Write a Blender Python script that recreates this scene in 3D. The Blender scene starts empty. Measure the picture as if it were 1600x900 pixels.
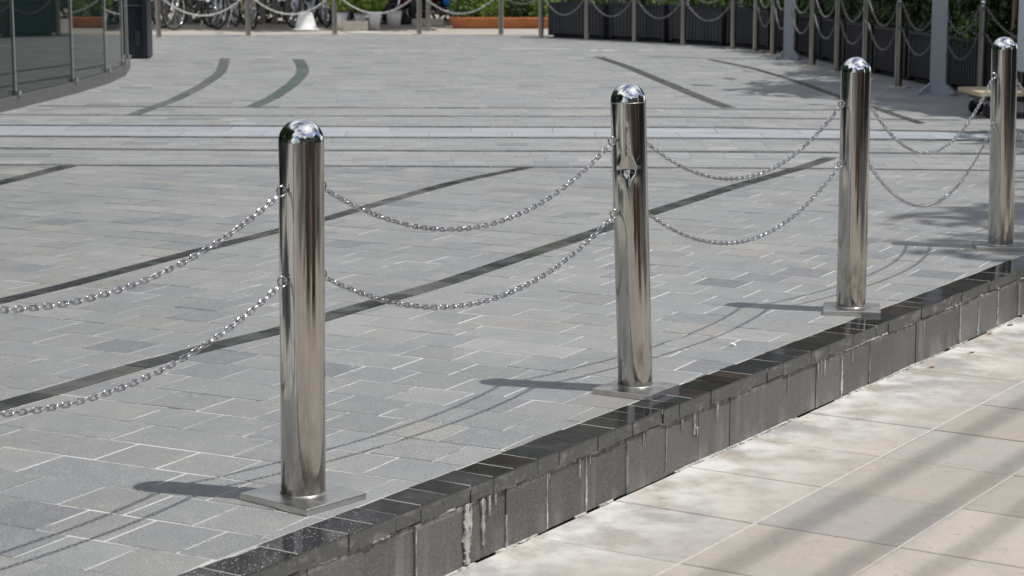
import bpy, math, random
from mathutils import Vector, Matrix
random.seed(11)
S = bpy.context.scene
C = S.collection
PI = math.pi
# ---------------------------------------------------------------- camera
cam_d = bpy.data.cameras.new('camera'); cam = bpy.data.objects.new('camera', cam_d); C.objects.link(cam)
cam_d.sensor_width = 36; cam_d.lens = 3250/1600*36; cam_d.clip_start = .1; cam_d.clip_end = 2000
cam.location = (0, 0, 1.40); cam.rotation_euler = (math.radians(90-9.554), 0, 0)
cam_d.dof.use_dof = True; cam_d.dof.focus_distance = 6.8; cam_d.dof.aperture_fstop = 8.0
S.camera = cam
# ---------------------------------------------------------------- sky and sun
SUN = Vector((.42, -.125, .95)).normalized()
W = bpy.data.worlds.new('World'); S.world = W; W.use_nodes = True
nt = W.node_tree; nt.nodes.clear()
out = nt.nodes.new('ShaderNodeOutputWorld'); bg = nt.nodes.new('ShaderNodeBackground')
sky = nt.nodes.new('ShaderNodeTexSky'); sky.sky_type = 'NISHITA'; sky.sun_disc = False
sky.sun_elevation = math.asin(SUN.z); sky.sun_rotation = math.atan2(SUN.x, SUN.y); sky.air_density = 1.0; sky.dust_density = 1.5
tc = nt.nodes.new('ShaderNodeTexCoord'); mp = nt.nodes.new('ShaderNodeMapping'); mp.inputs['Scale'].default_value = (1, 1, 2.2)
nz = nt.nodes.new('ShaderNodeTexNoise'); nz.inputs['Scale'].default_value = 1.25; nz.inputs['Detail'].default_value = 7; nz.inputs['Roughness'].default_value = .55
rp = nt.nodes.new('ShaderNodeValToRGB'); rp.color_ramp.elements[0].position = .43; rp.color_ramp.elements[1].position = .56
mx = nt.nodes.new('ShaderNodeMixRGB'); mx.inputs['Color2'].default_value = (12.0, 12.1, 12.3, 1)
L = nt.links.new
L(tc.outputs['Generated'], mp.inputs['Vector']); L(mp.outputs['Vector'], nz.inputs['Vector']); L(nz.outputs['Fac'], rp.inputs['Fac'])
L(rp.outputs['Color'], mx.inputs['Fac']); L(sky.outputs['Color'], mx.inputs['Color1']); L(mx.outputs['Color'], bg.inputs['Color'])
bg.inputs['Strength'].default_value = .088; L(bg.outputs['Background'], out.inputs['Surface'])
sd = bpy.data.lights.new('sun', 'SUN'); sun = bpy.data.objects.new('sun', sd); C.objects.link(sun)
sd.energy = 3.75; sd.angle = math.radians(.53); sd.color = (1, .965, .91)
sun.rotation_euler = SUN.to_track_quat('Z', 'Y').to_euler()
S.view_settings.view_transform = 'Standard'; S.view_settings.look = 'None'; S.view_settings.exposure = 0.0; S.view_settings.gamma = 1
# ---------------------------------------------------------------- materials
def mat(name, color=(.5, .5, .5), rough=.5, metal=0, tint=None, noise=(), bump=None, spec=.5, extra=None, rvar=None):
    """tint: 'obj' multiplies by the object's colour, 'attr' by the mesh's own tint.
    noise: list of (scale xyz, detail, lo, hi, colour, amount): colour mixed in where the noise passes lo..hi"""
    m = bpy.data.materials.new(name); m.use_nodes = True; n = m.node_tree.nodes; l = m.node_tree.links.new
    b = n['Principled BSDF']; b.inputs['Roughness'].default_value = rough; b.inputs['Metallic'].default_value = metal
    b.inputs['Specular IOR Level'].default_value = spec
    geo = n.new('ShaderNodeNewGeometry'); pos = geo.outputs['Position']
    rgb = n.new('ShaderNodeRGB'); rgb.outputs[0].default_value = (*color, 1); cur = rgb.outputs[0]
    if tint:
        if tint == 'obj': t = n.new('ShaderNodeObjectInfo').outputs['Color']
        else:
            a = n.new('ShaderNodeAttribute'); a.attribute_name = 'tint'; t = a.outputs['Color']
        mm = n.new('ShaderNodeMixRGB'); mm.blend_type = 'MULTIPLY'; mm.inputs['Fac'].default_value = 1
        l(cur, mm.inputs['Color1']); l(t, mm.inputs['Color2']); cur = mm.outputs[0]
    def nzz(scale, det):
        q = n.new('ShaderNodeMapping'); q.inputs['Scale'].default_value = scale if hasattr(scale, '__len__') else (scale,)*3
        l(pos, q.inputs['Vector']); z = n.new('ShaderNodeTexNoise'); z.inputs['Scale'].default_value = 1; z.inputs['Detail'].default_value = det
        z.inputs['Roughness'].default_value = .6
        l(q.outputs[0], z.inputs['Vector']); return z.outputs['Fac']
    def rng(v, lo, hi, a=0., c=1.):
        r = n.new('ShaderNodeMapRange'); r.inputs['From Min'].default_value = lo; r.inputs['From Max'].default_value = hi
        r.inputs['To Min'].default_value = a; r.inputs['To Max'].default_value = c; r.clamp = True
        l(v, r.inputs['Value']); return r.outputs[0]
    for (sc, det, lo, hi, col, amt) in noise:
        f = rng(nzz(sc, det), lo, hi, 0, amt)
        mm = n.new('ShaderNodeMixRGB'); l(f, mm.inputs['Fac']); l(cur, mm.inputs['Color1']); mm.inputs['Color2'].default_value = (*col, 1); cur = mm.outputs[0]
    if extra: cur = extra(n, l, cur, nzz, rng, b, pos)
    l(cur, b.inputs['Base Color'])
    if rvar:
        l(rng(nzz(rvar[0], 4), .3, .7, rvar[1], rvar[2]), b.inputs['Roughness'])
    if bump:
        bp = n.new('ShaderNodeBump'); bp.inputs['Strength'].default_value = bump[1]; bp.inputs['Distance'].default_value = bump[2]
        l(nzz(bump[0], 5), bp.inputs['Height']); l(bp.outputs[0], b.inputs['Normal'])
    return m
def mixc(n, l, f, a, col):
    mm = n.new('ShaderNodeMixRGB'); l(f, mm.inputs['Fac']); l(a, mm.inputs['Color1']); mm.inputs['Color2'].default_value = (*col, 1); return mm.outputs[0]
def mul(n, l, a, b_):
    q = n.new('ShaderNodeMath'); q.operation = 'MULTIPLY'; l(a, q.inputs[0])
    if isinstance(b_, (int, float)): q.inputs[1].default_value = b_
    else: l(b_, q.inputs[1])
    return q.outputs[0]
def wall_dist(n, l, pos, off):                       # metres from the kerb wall's face, measured on the sidewalk
    d = n.new('ShaderNodeVectorMath'); d.operation = 'DOT_PRODUCT'; l(pos, d.inputs[0]); d.inputs[1].default_value = (.8425, -.5388, 0)
    q = n.new('ShaderNodeMath'); q.operation = 'ADD'; l(d.outputs['Value'], q.inputs[0]); q.inputs[1].default_value = off; return q.outputs[0]
def steel_extra(n, l, cur, nzz, rng, b, pos):        # tarnish near the foot
    sep = n.new('ShaderNodeSeparateXYZ'); l(pos, sep.inputs[0])
    low = rng(sep.outputs['Z'], .03, .22, 1, 0)
    f = mul(n, l, low, rng(nzz((38, 38, 9), 5), .42, .68))
    mott = mul(n, l, rng(sep.outputs['Z'], .1, .7, 1, .25), rng(nzz((55, 55, 16), 6), .45, .75, 0, .3))
    rr = n.new('ShaderNodeMath'); rr.operation = 'ADD'
    l(rng(nzz((70, 70, 2.5), 4), .35, .75, .04, .13), rr.inputs[0]); l(mul(n, l, f, .4), rr.inputs[1])
    r2 = n.new('ShaderNodeMath'); r2.operation = 'ADD'; l(rr.outputs[0], r2.inputs[0]); l(mul(n, l, mott, .5), r2.inputs[1]); l(r2.outputs[0], b.inputs['Roughness'])
    cur = mixc(n, l, f, cur, (.16, .14, .12)); return mixc(n, l, mott, cur, (.42, .37, .31))
M = {}
M['steel'] = mat('brushed_steel', (.50, .485, .46), .1, 1, extra=steel_extra, noise=[((90, 90, 1.6), 5, .45, .7, (.52, .49, .45), .5)], bump=((26, 26, 1.3), .10, .004))
M['capsteel'] = mat('bright_cap_steel', (.80, .80, .81), .07, 1, noise=[(60, 4, .52, .75, (.62, .61, .58), .5)], rvar=(40, .04, .13))  # lighter than the shaft steel, puts the bright sky reflection into the colour
M['plate'] = mat('steel_plate', (.66, .65, .63), .36, 1, noise=[(30, 5, .4, .7, (.52, .50, .47), .7)], rvar=(18, .26, .45))
M['chain'] = mat('chain_steel', (.64, .64, .66), .14, 1, noise=[(60, 3, .45, .7, (.22, .21, .20), .7)])
M['dullsteel'] = mat('weathered_steel', (.38, .36, .33), .3, 1, noise=[((30, 30, 2), 4, .4, .7, (.24, .22, .20), .6)])
M['dullchain'] = mat('dull_chain', (.26, .26, .26), .4, .8)
M['whitechain'] = mat('pale_chain', (.66, .65, .62), .4, .3)
def stone_extra(n, l, cur, nzz, rng, b, pos):
    smear = mul(n, l, rng(nzz(4.5, 8), .62, .72), rng(nzz((90, 60, 60), 5), .5, .62, 0, .55))
    cur = mixc(n, l, smear, cur, (.60, .59, .58))
    dark = mul(n, l, rng(nzz(2.3, 4), .55, .8), .22)
    return mixc(n, l, dark, cur, (.10, .105, .11))
for k, t in (('stone_o', 'obj'), ('stone_a', 'attr')):
    M[k] = mat('split_stone_'+k[-1], (1, 1, 1), .55, 0, t, noise=[(170, 3, .50, .62, (.08, .085, .095), .6), (200, 2, .56, .66, (.55, .55, .54), .55), ((22, 14, 14), 5, .5, .75, (.36, .35, .33), .35), (6, 6, .45, .7, (.19, .205, .225), .42), (31, 3, .66, .72, (.12, .12, .12), .5), (.9, 5, .48, .72, (.36, .35, .33), .32)],
               extra=stone_extra, bump=((190, 190, 60), .35, .0015), rvar=(9, .42, .62))
M['mortar'] = mat('pale_mortar', (.56, .56, .545), .9, noise=[(2.6, 5, .45, .60, (.29, .30, .305), .95), (11, 4, .56, .66, (.12, .125, .13), .8)], bump=(150, .4, .002))
M['greybed'] = mat('grey_joint_bed', (.20, .205, .21), .9, noise=[(3, 4, .5, .7, (.33, .33, .32), .6)])
M['inlay'] = mat('dark_granite_inlay', (1, 1, 1), .22, 0, 'obj', noise=[(260, 2, .56, .7, (.12, .125, .12), .5), (7, 4, .5, .72, (.13, .135, .13), .55)], rvar=(7, .16, .42))
M['band'] = mat('pale_granite', (1, 1, 1), .45, 0, 'obj', noise=[(180, 2, .55, .7, (.5, .52, .56), .5), (5, 4, .5, .75, (.20, .21, .24), .4)])
def drops(n, l, cur, nzz, rng, b, pos):
    d = n.new('ShaderNodeVectorMath'); d.operation = 'DOT_PRODUCT'; l(pos, d.inputs[0]); d.inputs[1].default_value = (.5388, .8425, 0); wu = d.outputs['Value']
    f = mul(n, l, rng(nzz(150, 1), .67, .70), rng(wu, 4.05, 3.85)); return mixc(n, l, f, cur, (.5, .5, .5))
M['coping'] = mat('polished_black_granite', (1, 1, 1), .06, 0, 'obj', noise=[(300, 2, .58, .72, (.09, .09, .09), .5)], extra=drops, spec=.75, rvar=(12, .035, .14))
def streaks(n, l, cur, nzz, rng, b, pos):
    f = mul(n, l, rng(nzz((16, 16, 1.1), 5), .50, .72), rng(nzz(2.6, 3), .42, .62, 0, .55)); cur = mixc(n, l, f, cur, (.27, .265, .25))
    sep = n.new('ShaderNodeSeparateXYZ'); l(pos, sep.inputs[0])
    g = mul(n, l, rng(sep.outputs['Z'], -.215, -.12, 1, 0), rng(nzz((7, 7, 5), 5), .50, .70, 0, .6)); cur = mixc(n, l, g, cur, (.36, .355, .35))
    t = mul(n, l, rng(sep.outputs['Z'], -.065, -.045, 0, 1), rng(nzz((30, 30, 12), 5), .45, .6, 0, .7)); return mixc(n, l, t, cur, (.48, .45, .41))
M['facing'] = mat('grey_granite_facing', (1, 1, 1), .55, 0, 'obj', noise=[(190, 3, .52, .68, (.27, .265, .24), .6), (150, 2, .54, .7, (.025, .025, .025), .6), (1.8, 4, .5, .7, (.10, .10, .095), .35)], extra=streaks, bump=(240, .3, .001))
M['copingedge'] = mat('sawn_granite_edge', (.085, .087, .084), .5, 0, noise=[(190, 2, .55, .7, (.24, .24, .22), .5), ((14, 14, 30), 5, .54, .70, (.34, .32, .29), .5), (40, 4, .58, .7, (.05, .05, .05), .7)], bump=(120, .5, .002))
M['lime'] = mat('lime_crust', (.56, .55, .52), .9, noise=[((60, 60, 22), 6, .44, .60, (.20, .195, .185), .85)], bump=(160, .8, .004))
M['dark'] = mat('dark_recess', (.03, .03, .03), .9)
def pave_extra(n, l, cur, nzz, rng, b, pos):
    d = wall_dist(n, l, pos, 2.905)
    f = mul(n, l, rng(d, .0, .50, 1, 0), rng(nzz(6.5, 9), .40, .60, .0, 1.1)); cur = mixc(n, l, f, cur, (.60, .59, .575))
    g = mul(n, l, rng(d, .02, .6, 1, .12), rng(nzz((4.2, 3, 1), 8), .49, .62, 0, .8)); cur = mixc(n, l, g, cur, (.27, .275, .285))
    w = mul(n, l, rng(nzz(26, 5), .52, .72), .35); return mixc(n, l, w, cur, (.47, .38, .29))
for k, t in (('slab_o', 'obj'), ('slab_a', 'attr')):
    M[k] = mat('paving_slab_'+k[-1], (1, 1, 1), .75, 0, t, noise=[((9, 5, 5), 7, .45, .7, (.28, .27, .26), .5), (150, 3, .54, .7, (.17, .16, .145), .4), (34, 5, .60, .7, (.20, .19, .18), .5)], extra=pave_extra, bump=(130, .35, .0015))
M['joint'] = mat('cement_joint', (.46, .45, .425), .9, noise=[(40, 4, .5, .7, (.34, .32, .30), .6)], bump=(150, .5, .002))
M['bed'] = mat('dark_joint_bed', (.07, .07, .075), .95)  # dark bed showing in the narrow joints between slabs
M['asphalt'] = mat('asphalt', (.055, .055, .058), .85, noise=[(90, 3, .5, .7, (.10, .10, .10), .5)])
M['concrete'] = mat('beige_concrete', (.40, .36, .31), .85, noise=[(2.5, 5, .45, .7, (.30, .29, .27), .6), (18, 4, .5, .7, (.46, .40, .33), .4)])
M['drumglass'] = mat('dark_reflective_glass', (.010, .020, .019), .015, 0, spec=.8)
M['mullion'] = mat('grey_aluminium', (.30, .31, .31), .35, .7)
M['silicone'] = mat('pale_joint_strip', (.42, .43, .42), .5)
M['plinth'] = mat('plinth_stone', (.12, .12, .125), .5, noise=[(12, 4, .45, .7, (.15, .145, .14), .7)])
M['kiosk'] = mat('navy_painted_metal', (.020, .024, .038), .4)
M['planter'] = mat('charcoal_panel', (.028, .031, .040), .5, noise=[((3, 3, .7), 4, .45, .7, (.05, .053, .062), .6)])
M['planterdark'] = mat('charcoal_frame', (.014, .015, .02), .5)
M['soil'] = mat('soil', (.04, .03, .02), .95)
M['terracotta'] = mat('terracotta', (.44, .155, .055), .75, noise=[(5, 4, .45, .7, (.30, .10, .04), .7)])
M['leaf'] = mat('leaf', (1, 1, 1), .45, 0, 'attr')
M['bark'] = mat('bark', (.13, .095, .07), .9, noise=[((20, 20, 4), 4, .4, .7, (.06, .045, .035), .8)], bump=((30, 30, 6), .6, .01))
M['column'] = mat('galvanised_column', (.36, .40, .43), .5, .15, noise=[((12, 12, 2), 4, .45, .7, (.27, .30, .33), .5)])
M['rubber'] = mat('tyre_rubber', (.02, .02, .02), .8)
M['chrome'] = mat('chrome', (.75, .75, .75), .15, 1)
M['white'] = mat('white_plastic', (.72, .72, .71), .45, noise=[(9, 4, .5, .75, (.5, .49, .46), .5)])
M['troughm'] = mat('pale_concrete', (.46, .43, .37), .85, noise=[(14, 4, .45, .7, (.30, .29, .26), .6)])
M['wood'] = mat('weathered_slat', (.17, .155, .14), .85, noise=[((30, 30, 3), 4, .45, .7, (.08, .07, .065), .7)])
M['brownwood'] = mat('brown_stake', (.22, .13, .085), .8, noise=[((30, 30, 3), 4, .45, .7, (.13, .08, .05), .6)])
M['palewood'] = mat('pale_plank', (.46, .38, .26), .7, noise=[((6, 30, 30), 4, .45, .7, (.33, .26, .17), .6)])
M['cabinet'] = mat('pale_blue_panel', (.45, .52, .58), .45)
M['black'] = mat('black_paint', (.018, .018, .02), .35)
M['navy'] = mat('dark_blue_paint', (.02, .03, .08), .3)
M['blue'] = mat('bright_blue_paint', (.02, .22, .75), .3)
M['red'] = mat('dark_red_paint', (.16, .012, .02), .3)
M['cream'] = mat('cream_paint', (.62, .55, .30), .35)
M['paleblue'] = mat('pale_blue_paint', (.55, .64, .78), .35)
M['olive'] = mat('olive_paint', (.30, .30, .08), .4)
M['lamp'] = mat('clear_lens', (.7, .7, .7), .1, .3)
M['paintwhite'] = mat('worn_white_paint', (.62, .60, .57), .8, noise=[(9, 4, .45, .62, (.30, .30, .30), .8)])
M['facade'] = mat('rendered_facade', (.40, .36, .31), .8, noise=[(.8, 4, .4, .7, (.30, .27, .24), .6)])
M['facadedark'] = mat('grey_facade', (.13, .13, .14), .6)
M['window'] = mat('window_glass', (.02, .03, .04), .05)
M['dryleaf'] = mat('dry_leaf_brown', (.22, .12, .05), .8)
M['petal'] = mat('white_petal', (.75, .77, .85), .6)
M['cable'] = mat('cable_sheath', (.02, .02, .02), .6)
# ---------------------------------------------------------------- mesh helpers
class MB:
    def __init__(s): s.v = []; s.f = []; s.c = []
    def add(s, vs, fs, col=None):
        o = len(s.v); s.v += [tuple(p) for p in vs]; s.f += [tuple(i+o for i in f) for f in fs]
        if col is not None: s.c += [col]*len(fs)
        return s
    def box(s, c, sz, rz=0, col=None, bev=0, rot=None):
        x, y, z = sz[0]/2, sz[1]/2, sz[2]/2
        Rm = rot if rot is not None else Matrix.Rotation(rz, 3, 'Z'); c = Vector(c)
        if bev:
            b = bev; P_ = []
            for (zz, i) in ((-z, b), (-z+b, 0), (z-b, 0), (z, b)):
                P_ += [(-x+i, -y+i, zz), (x-i, -y+i, zz), (x-i, y-i, zz), (-x+i, y-i, zz)]
            F = [(3, 2, 1, 0), (12, 13, 14, 15)]
            for r in range(3):
                for k in range(4): F.append((r*4+k, r*4+(k+1) % 4, r*4+4+(k+1) % 4, r*4+4+k))
        else:
            P_ = [(-x, -y, -z), (x, -y, -z), (x, y, -z), (-x, y, -z), (-x, -y, z), (x, -y, z), (x, y, z), (-x, y, z)]
            F = [(3, 2, 1, 0), (4, 5, 6, 7), (0, 1, 5, 4), (1, 2, 6, 5), (2, 3, 7, 6), (3, 0, 4, 7)]
        return s.add([c+Rm @ Vector(p) for p in P_], F, col)
    def prism(s, poly, z0, z1, col=None):            # vertical prism over an anticlockwise polygon
        n = len(poly); v = [(p[0], p[1], z0) for p in poly]+[(p[0], p[1], z1) for p in poly]
        return s.add(v, [tuple(range(n, 2*n)), tuple(range(n-1, -1, -1))]+[(i, (i+1) % n, n+(i+1) % n, n+i) for i in range(n)], col)
    def tube(s, pts, r, n=8, cap=True, closed=False):
        pts = [Vector(p) for p in pts]; m = len(pts); rs = r if hasattr(r, '__len__') else [r]*m
        o = len(s.v); up = None
        for i, p in enumerate(pts):
            if closed: t = pts[(i+1) % m]-pts[i-1]
            else: t = pts[min(i+1, m-1)]-pts[max(i-1, 0)]
            t.normalize()
            if up is None:
                up = Vector((0, 0, 1)) if abs(t.z) < .9 else Vector((1, 0, 0))
            a = (up-t*up.dot(t)).normalized(); up = a; b = t.cross(a)
            for k in range(n):
                q = 2*PI*k/n; s.v.append(tuple(p+(a*math.cos(q)+b*math.sin(q))*rs[i]))
        for i in range(m if closed else m-1):
            for k in range(n):
                j = (i+1) % m
                s.f.append((o+i*n+k, o+j*n+k, o+j*n+(k+1) % n, o+i*n+(k+1) % n))
        if cap and not closed:
            s.f.append(tuple(o+k for k in range(n))[::-1]); s.f.append(tuple(o+(m-1)*n+k for k in range(n)))
        return s
    def lathe(s, prof, c=(0, 0, 0), n=24, dent=None, cap=True):
        o = len(s.v); m = len(prof)
        for (r, z) in prof:
            for k in range(n):
                a = 2*PI*k/n; rr = r
                if dent: rr = r+dent(a, z, r)
                s.v.append((c[0]+rr*math.cos(a), c[1]+rr*math.sin(a), c[2]+z))
        for i in range(m-1):
            for k in range(n):
                s.f.append((o+i*n+k, o+i*n+(k+1) % n, o+(i+1)*n+(k+1) % n, o+(i+1)*n+k))
        if cap:
            s.f.append(tuple(o+k for k in range(n))[::-1]); s.f.append(tuple(o+(m-1)*n+k for k in range(n)))
        return s
    def torus(s, c, R, r, ax, n=20, m=8, a0=0, a1=2*PI):
        ax = Vector(ax).normalized(); u = ax.orthogonal().normalized() if abs(ax.z) > .9 else Vector((0, 0, 1)).cross(ax).normalized(); w = ax.cross(u); c = Vector(c)
        full = abs(a1-a0-2*PI) < 1e-6
        pts = [c+(u*math.cos(a0+(a1-a0)*i/n)+w*math.sin(a0+(a1-a0)*i/n))*R for i in range(n if full else n+1)]
        return s.tube(pts, r, m, closed=full)
    def mesh(s, name, m, smooth=False):
        me = bpy.data.meshes.new(name); me.from_pydata(s.v, [], s.f); me.materials.append(m)
        if smooth: me.polygons.foreach_set('use_smooth', [True]*len(me.polygons))
        if s.c and len(s.c) == len(s.f):
            at = me.color_attributes.new('tint', 'FLOAT_COLOR', 'CORNER'); buf = []
            for p, c in zip(me.polygons, s.c): buf += list((*c, 1))*p.loop_total
            at.data.foreach_set('color', buf)
        me.update(); return me
    def build(s, name, m, parent=None, smooth=False):
        return link(name, s.mesh(name, m, smooth), parent)
def link(name, me, parent=None):
    o = bpy.data.objects.new(name, me); C.objects.link(o)
    if parent is not None: o.parent = parent
    return o
def tag(o, label=None, cat=None, group=None, kind=None):
    if label: o['label'] = label
    if cat: o['category'] = cat
    if group: o['group'] = group
    if kind: o['kind'] = kind
    return o
def empty(name, loc, label, cat, group=None, rz=0):
    o = bpy.data.objects.new(name, None); C.objects.link(o); o.location = loc; o.rotation_euler = (0, 0, rz); o.empty_display_size = .1
    return tag(o, label, cat, group)
def copy_tree(o, parent=None):
    c = o.copy(); C.objects.link(c); c.parent = parent
    for ch in list(o.children): copy_tree(ch, c)
    return c
def clip(poly, nx, ny, d):                            # keep nx*x+ny*y <= d
    o = []
    for i in range(len(poly)):
        a, b = poly[i], poly[(i+1) % len(poly)]
        da, db = nx*a[0]+ny*a[1]-d, nx*b[0]+ny*b[1]-d
        if da <= 0: o.append(a)
        if (da < 0 < db) or (db < 0 < da):
            t = da/(da-db); o.append((a[0]+(b[0]-a[0])*t, a[1]+(b[1]-a[1])*t))
    return o
def area(p): return abs(sum(p[i][0]*p[(i+1) % len(p)][1]-p[(i+1) % len(p)][0]*p[i][1] for i in range(len(p))))/2 if len(p) > 2 else 0
# ---------------------------------------------------------------- setting: ground, plaza bed
WA = math.radians(57.4); ux, uy = math.cos(WA), math.sin(WA); nx_, ny_ = math.sin(WA), -math.cos(WA)
def wp(u, n): return (ux*u+nx_*n, uy*u+ny_*n)        # wall frame -> world
ZL = -.215
g = MB(); g.add([(-400, -400, ZL-.16), (400, -400, ZL-.16), (400, 500, ZL-.16), (-400, 500, ZL-.16)], [(0, 1, 2, 3)])
tag(g.build('ground', M['asphalt']), kind='structure')
FAR = 30.75
poly = [(-14, -12), (30, -12), (30, FAR), (-14, FAR)]
poly = clip(poly, nx_, ny_, -3.02)
pz = MB(); pz.prism(poly, -.25, -.0014); plaza = tag(pz.build('plaza_paving', M['mortar']), kind='structure')
fp = MB(); fp.add([(-30, FAR, -.004), (14, FAR, -.004), (30, 60, -.004), (-30, 60, -.004)], [(0, 1, 2, 3)])
fp.add([(-30, FAR, -.3), (14, FAR, -.3), (14, FAR, -.004), (-30, FAR, -.004)], [(0, 1, 2, 3)])
tag(fp.build('far_pavement', M['concrete']), kind='structure')
# ---- inlay strips: polylines in metres on the plaza
STR = [([(-2.4, 4.75), (-1.9, 5.55), (-1.55, 6.15), (-1.15, 6.93), (-.84, 7.39), (-.27, 8.46), (.31, 9.74), (.78, 10.79), (1.28, 11.83), (1.82, 12.86), (2.06, 13.4)], .095),
       ([(-3.1, 5.4), (-2.5, 6.9), (-2.0, 8.0), (-1.83, 8.35), (-1.5, 9.16), (-.9, 10.52), (-.58, 11.4), (-.3, 12.1), (.1, 12.82)], .082),
       ([(-4.2, 7.4), (-3.6, 9.6), (-3.2, 11.1), (-2.97, 11.98), (-2.76, 12.9)], .11),
       ([(-3.38, 24.6), (-3.22, 23.3), (-3.06, 21.9), (-2.97, 19.9), (-2.96, 18.3), (-3.04, 16.7)], .115),
       ([(-2.5, 24.4), (-2.33, 23.2), (-2.2, 22.0), (-2.13, 20.3), (-2.12, 18.7), (-2.18, 17.5)], .13),
       ([(1.03, 24.9), (1.27, 23.0), (1.5, 20.5), (1.69, 18.4), (1.81, 17.4)], .12),
       ([(2.3, 24.4), (2.62, 22.7), (2.83, 20.6), (2.92, 18.7), (3.04, 17.2), (3.13, 15.9)], .08)]
HOR = [([(-8, 13.2), (-2.73, 12.94), (-1.6, 12.91), (.16, 12.84), (1.9, 12.75), (6, 12.3)], .07),
       ([(-8, 14.25), (-3.45, 14.0), (-1.7, 13.86), (.68, 13.79), (1.7, 13.75), (6, 13.4)], .10),
       ([(-8, 14.95), (-3.66, 14.86), (-1.8, 14.78), (.1, 14.76), (1.54, 14.71), (3.14, 14.57), (7, 14.1)], .12),
       ([(-8, 15.9), (-3.86, 15.74), (-1.9, 15.68), (-.5, 15.6), (1.43, 15.56), (3.27, 15.22), (7, 14.5)], .10),
       ([(-8, 16.9), (-2.0, 16.59), (0, 16.55), (1.0, 16.53), (2.0, 16.36), (3.5, 16.2)], .075),
       ([(-4, 17.6), (-2.2, 17.42), (0, 17.37), (1.6, 17.31), (2.1, 17.2), (3.3, 17.1)], .07)]
ALL = STR+HOR
def cut(polys, pts, w):                               # tile polygons minus the strip that crosses them
    res = []
    for p in polys:
        cx = sum(q[0] for q in p)/len(p); cy = sum(q[1] for q in p)/len(p); best = None
        for i in range(len(pts)-1):
            a, b = pts[i], pts[i+1]; dx, dy = b[0]-a[0], b[1]-a[1]; ln = math.hypot(dx, dy)
            t = ((cx-a[0])*dx+(cy-a[1])*dy)/ln/ln
            tt = min(1, max(0, t)); d = math.hypot(cx-a[0]-dx*tt, cy-a[1]-dy*tt)
            if best is None or d < best[0]: best = (d, a, dx/ln, dy/ln, t, i)
        d, a, tx, ty, t, i = best
        if d > .36 or (i == 0 and t < -.02) or (i == len(pts)-2 and t > 1.02): res.append(p); continue
        nx, ny = -ty, tx; c0 = nx*a[0]+ny*a[1]; h = w/2+.003
        for q in (clip(p, nx, ny, c0-h), clip(p, -nx, -ny, -(c0+h))):
            if area(q) > .0001: res.append(q)
    return res
def stone_tint():
    r = random.random(); k = random.gauss(1, .06)
    if r < .52: c = (.278, .290, .293)
    elif r < .74: c = (.298, .299, .294)
    elif r < .86: c = (.258, .270, .282)
    elif r < .91: c = (.318, .307, .290)
    elif r < .95: c = (.222, .232, .246)
    elif r < .97: c = (.185, .195, .208)
    else: c = (.34, .342, .34)
    k *= .85; return tuple(min(.45, x*k) for x in c)
ca, sa = math.cos(math.radians(-27.5)), math.sin(math.radians(-27.5))
tiles = []                                            # (polygon, tint, distance)
DU, DV = .2075, .2025
B12 = HOR[0][0]
def hy(x, pts=B12):
    for i in range(len(pts)-1):
        if x <= pts[i+1][0] or i == len(pts)-2:
            t = (x-pts[i][0])/(pts[i+1][0]-pts[i][0]); return pts[i][1]+(pts[i+1][1]-pts[i][1])*t
def visible(x, y, m=.5):
    return y > 3.9 and abs(x) < y*.256+m
for r in range(-20, 110):
    v0 = 3.7515+DV*(r-0)
    k = -60; u = -3.241+(0 if r % 2 == 0 else -.104)-DU*30
    while u < 9:
        w = DU if random.random() < .87 else 2*DU
        x, y = ca*(u+w/2)-sa*(v0+.1), sa*(u+w/2)+ca*(v0+.1)
        if visible(x, y, .6) and y < hy(x)+.3:
            gp = .0026+random.random()*.0016; j = random.gauss(0, .0012)
            q = [(u+gp, v0+gp+j), (u+w-gp, v0+gp+j), (u+w-gp, v0+DV-gp+j), (u+gp, v0+DV-gp+j)]
            p = [(ca*a-sa*b, sa*a+ca*b) for a, b in q]
            p = clip(p, nx_, ny_, -3.036)
            if len(p) > 2 and area(p) > .0004:
                a_, b_ = B12[1], B12[3]
                p2 = [p]
                if y > 12.2:
                    p2 = [z for z in cut([p], *HOR[0]) if sum(a[1] for a in z)/len(z) < hy(sum(a[0] for a in z)/len(z))]
                for s_, w_ in STR[:3]:
                    p2 = [z for z in p2 if len(z) > 2]; p2 = cut(p2, s_, w_)
                t = stone_tint()
                for z in p2:
                    if area(z) > .0004: tiles.append((z, t))
        u += w
bedp = clip(clip([(-10, 12.9), (10, 12.9), (10, FAR), (-10, FAR)], -.02, -1, -12.93), nx_, ny_, -3.04)
MB().prism(bedp, -.01, -.0009).build('joint_bed', M['greybed'], plaza)
near = [t for t in tiles]
def dist(t): return sum(p[1] for p in t[0])/len(t[0])
def big(t):                                           # rough size on the picture
    y = dist(t); x = sum(p[0] for p in t[0])/len(t[0]); return (area(t[0])/(y**3)) if abs(x) < y*.25 else 0
near.sort(key=big, reverse=True)
for z, t in near[:300]:
    cx, cy = sum(p[0] for p in z)/len(z), sum(p[1] for p in z)/len(z)
    lift = max(-.0009, min(.0012, random.gauss(0, .0006))); b = MB()
    zz = [(p[0]-cx, p[1]-cy) for p in z]
    inn = [(p[0]*.988, p[1]*.988) for p in zz]; n = len(zz)
    v = [(p[0], p[1], -.03) for p in zz]+[(p[0], p[1], -.0010) for p in zz]+[(p[0], p[1], 0) for p in inn]
    f = [tuple(range(2*n, 3*n))]+[(i, (i+1) % n, n+(i+1) % n, n+i) for i in range(n)]+[(n+i, n+(i+1) % n, 2*n+(i+1) % n, 2*n+i) for i in range(n)]
    b.add(v, f); o = b.build('paving_stone', M['stone_o'], plaza); o.location = (cx, cy, lift); o.color = (*t, 1)
field = MB()
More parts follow.
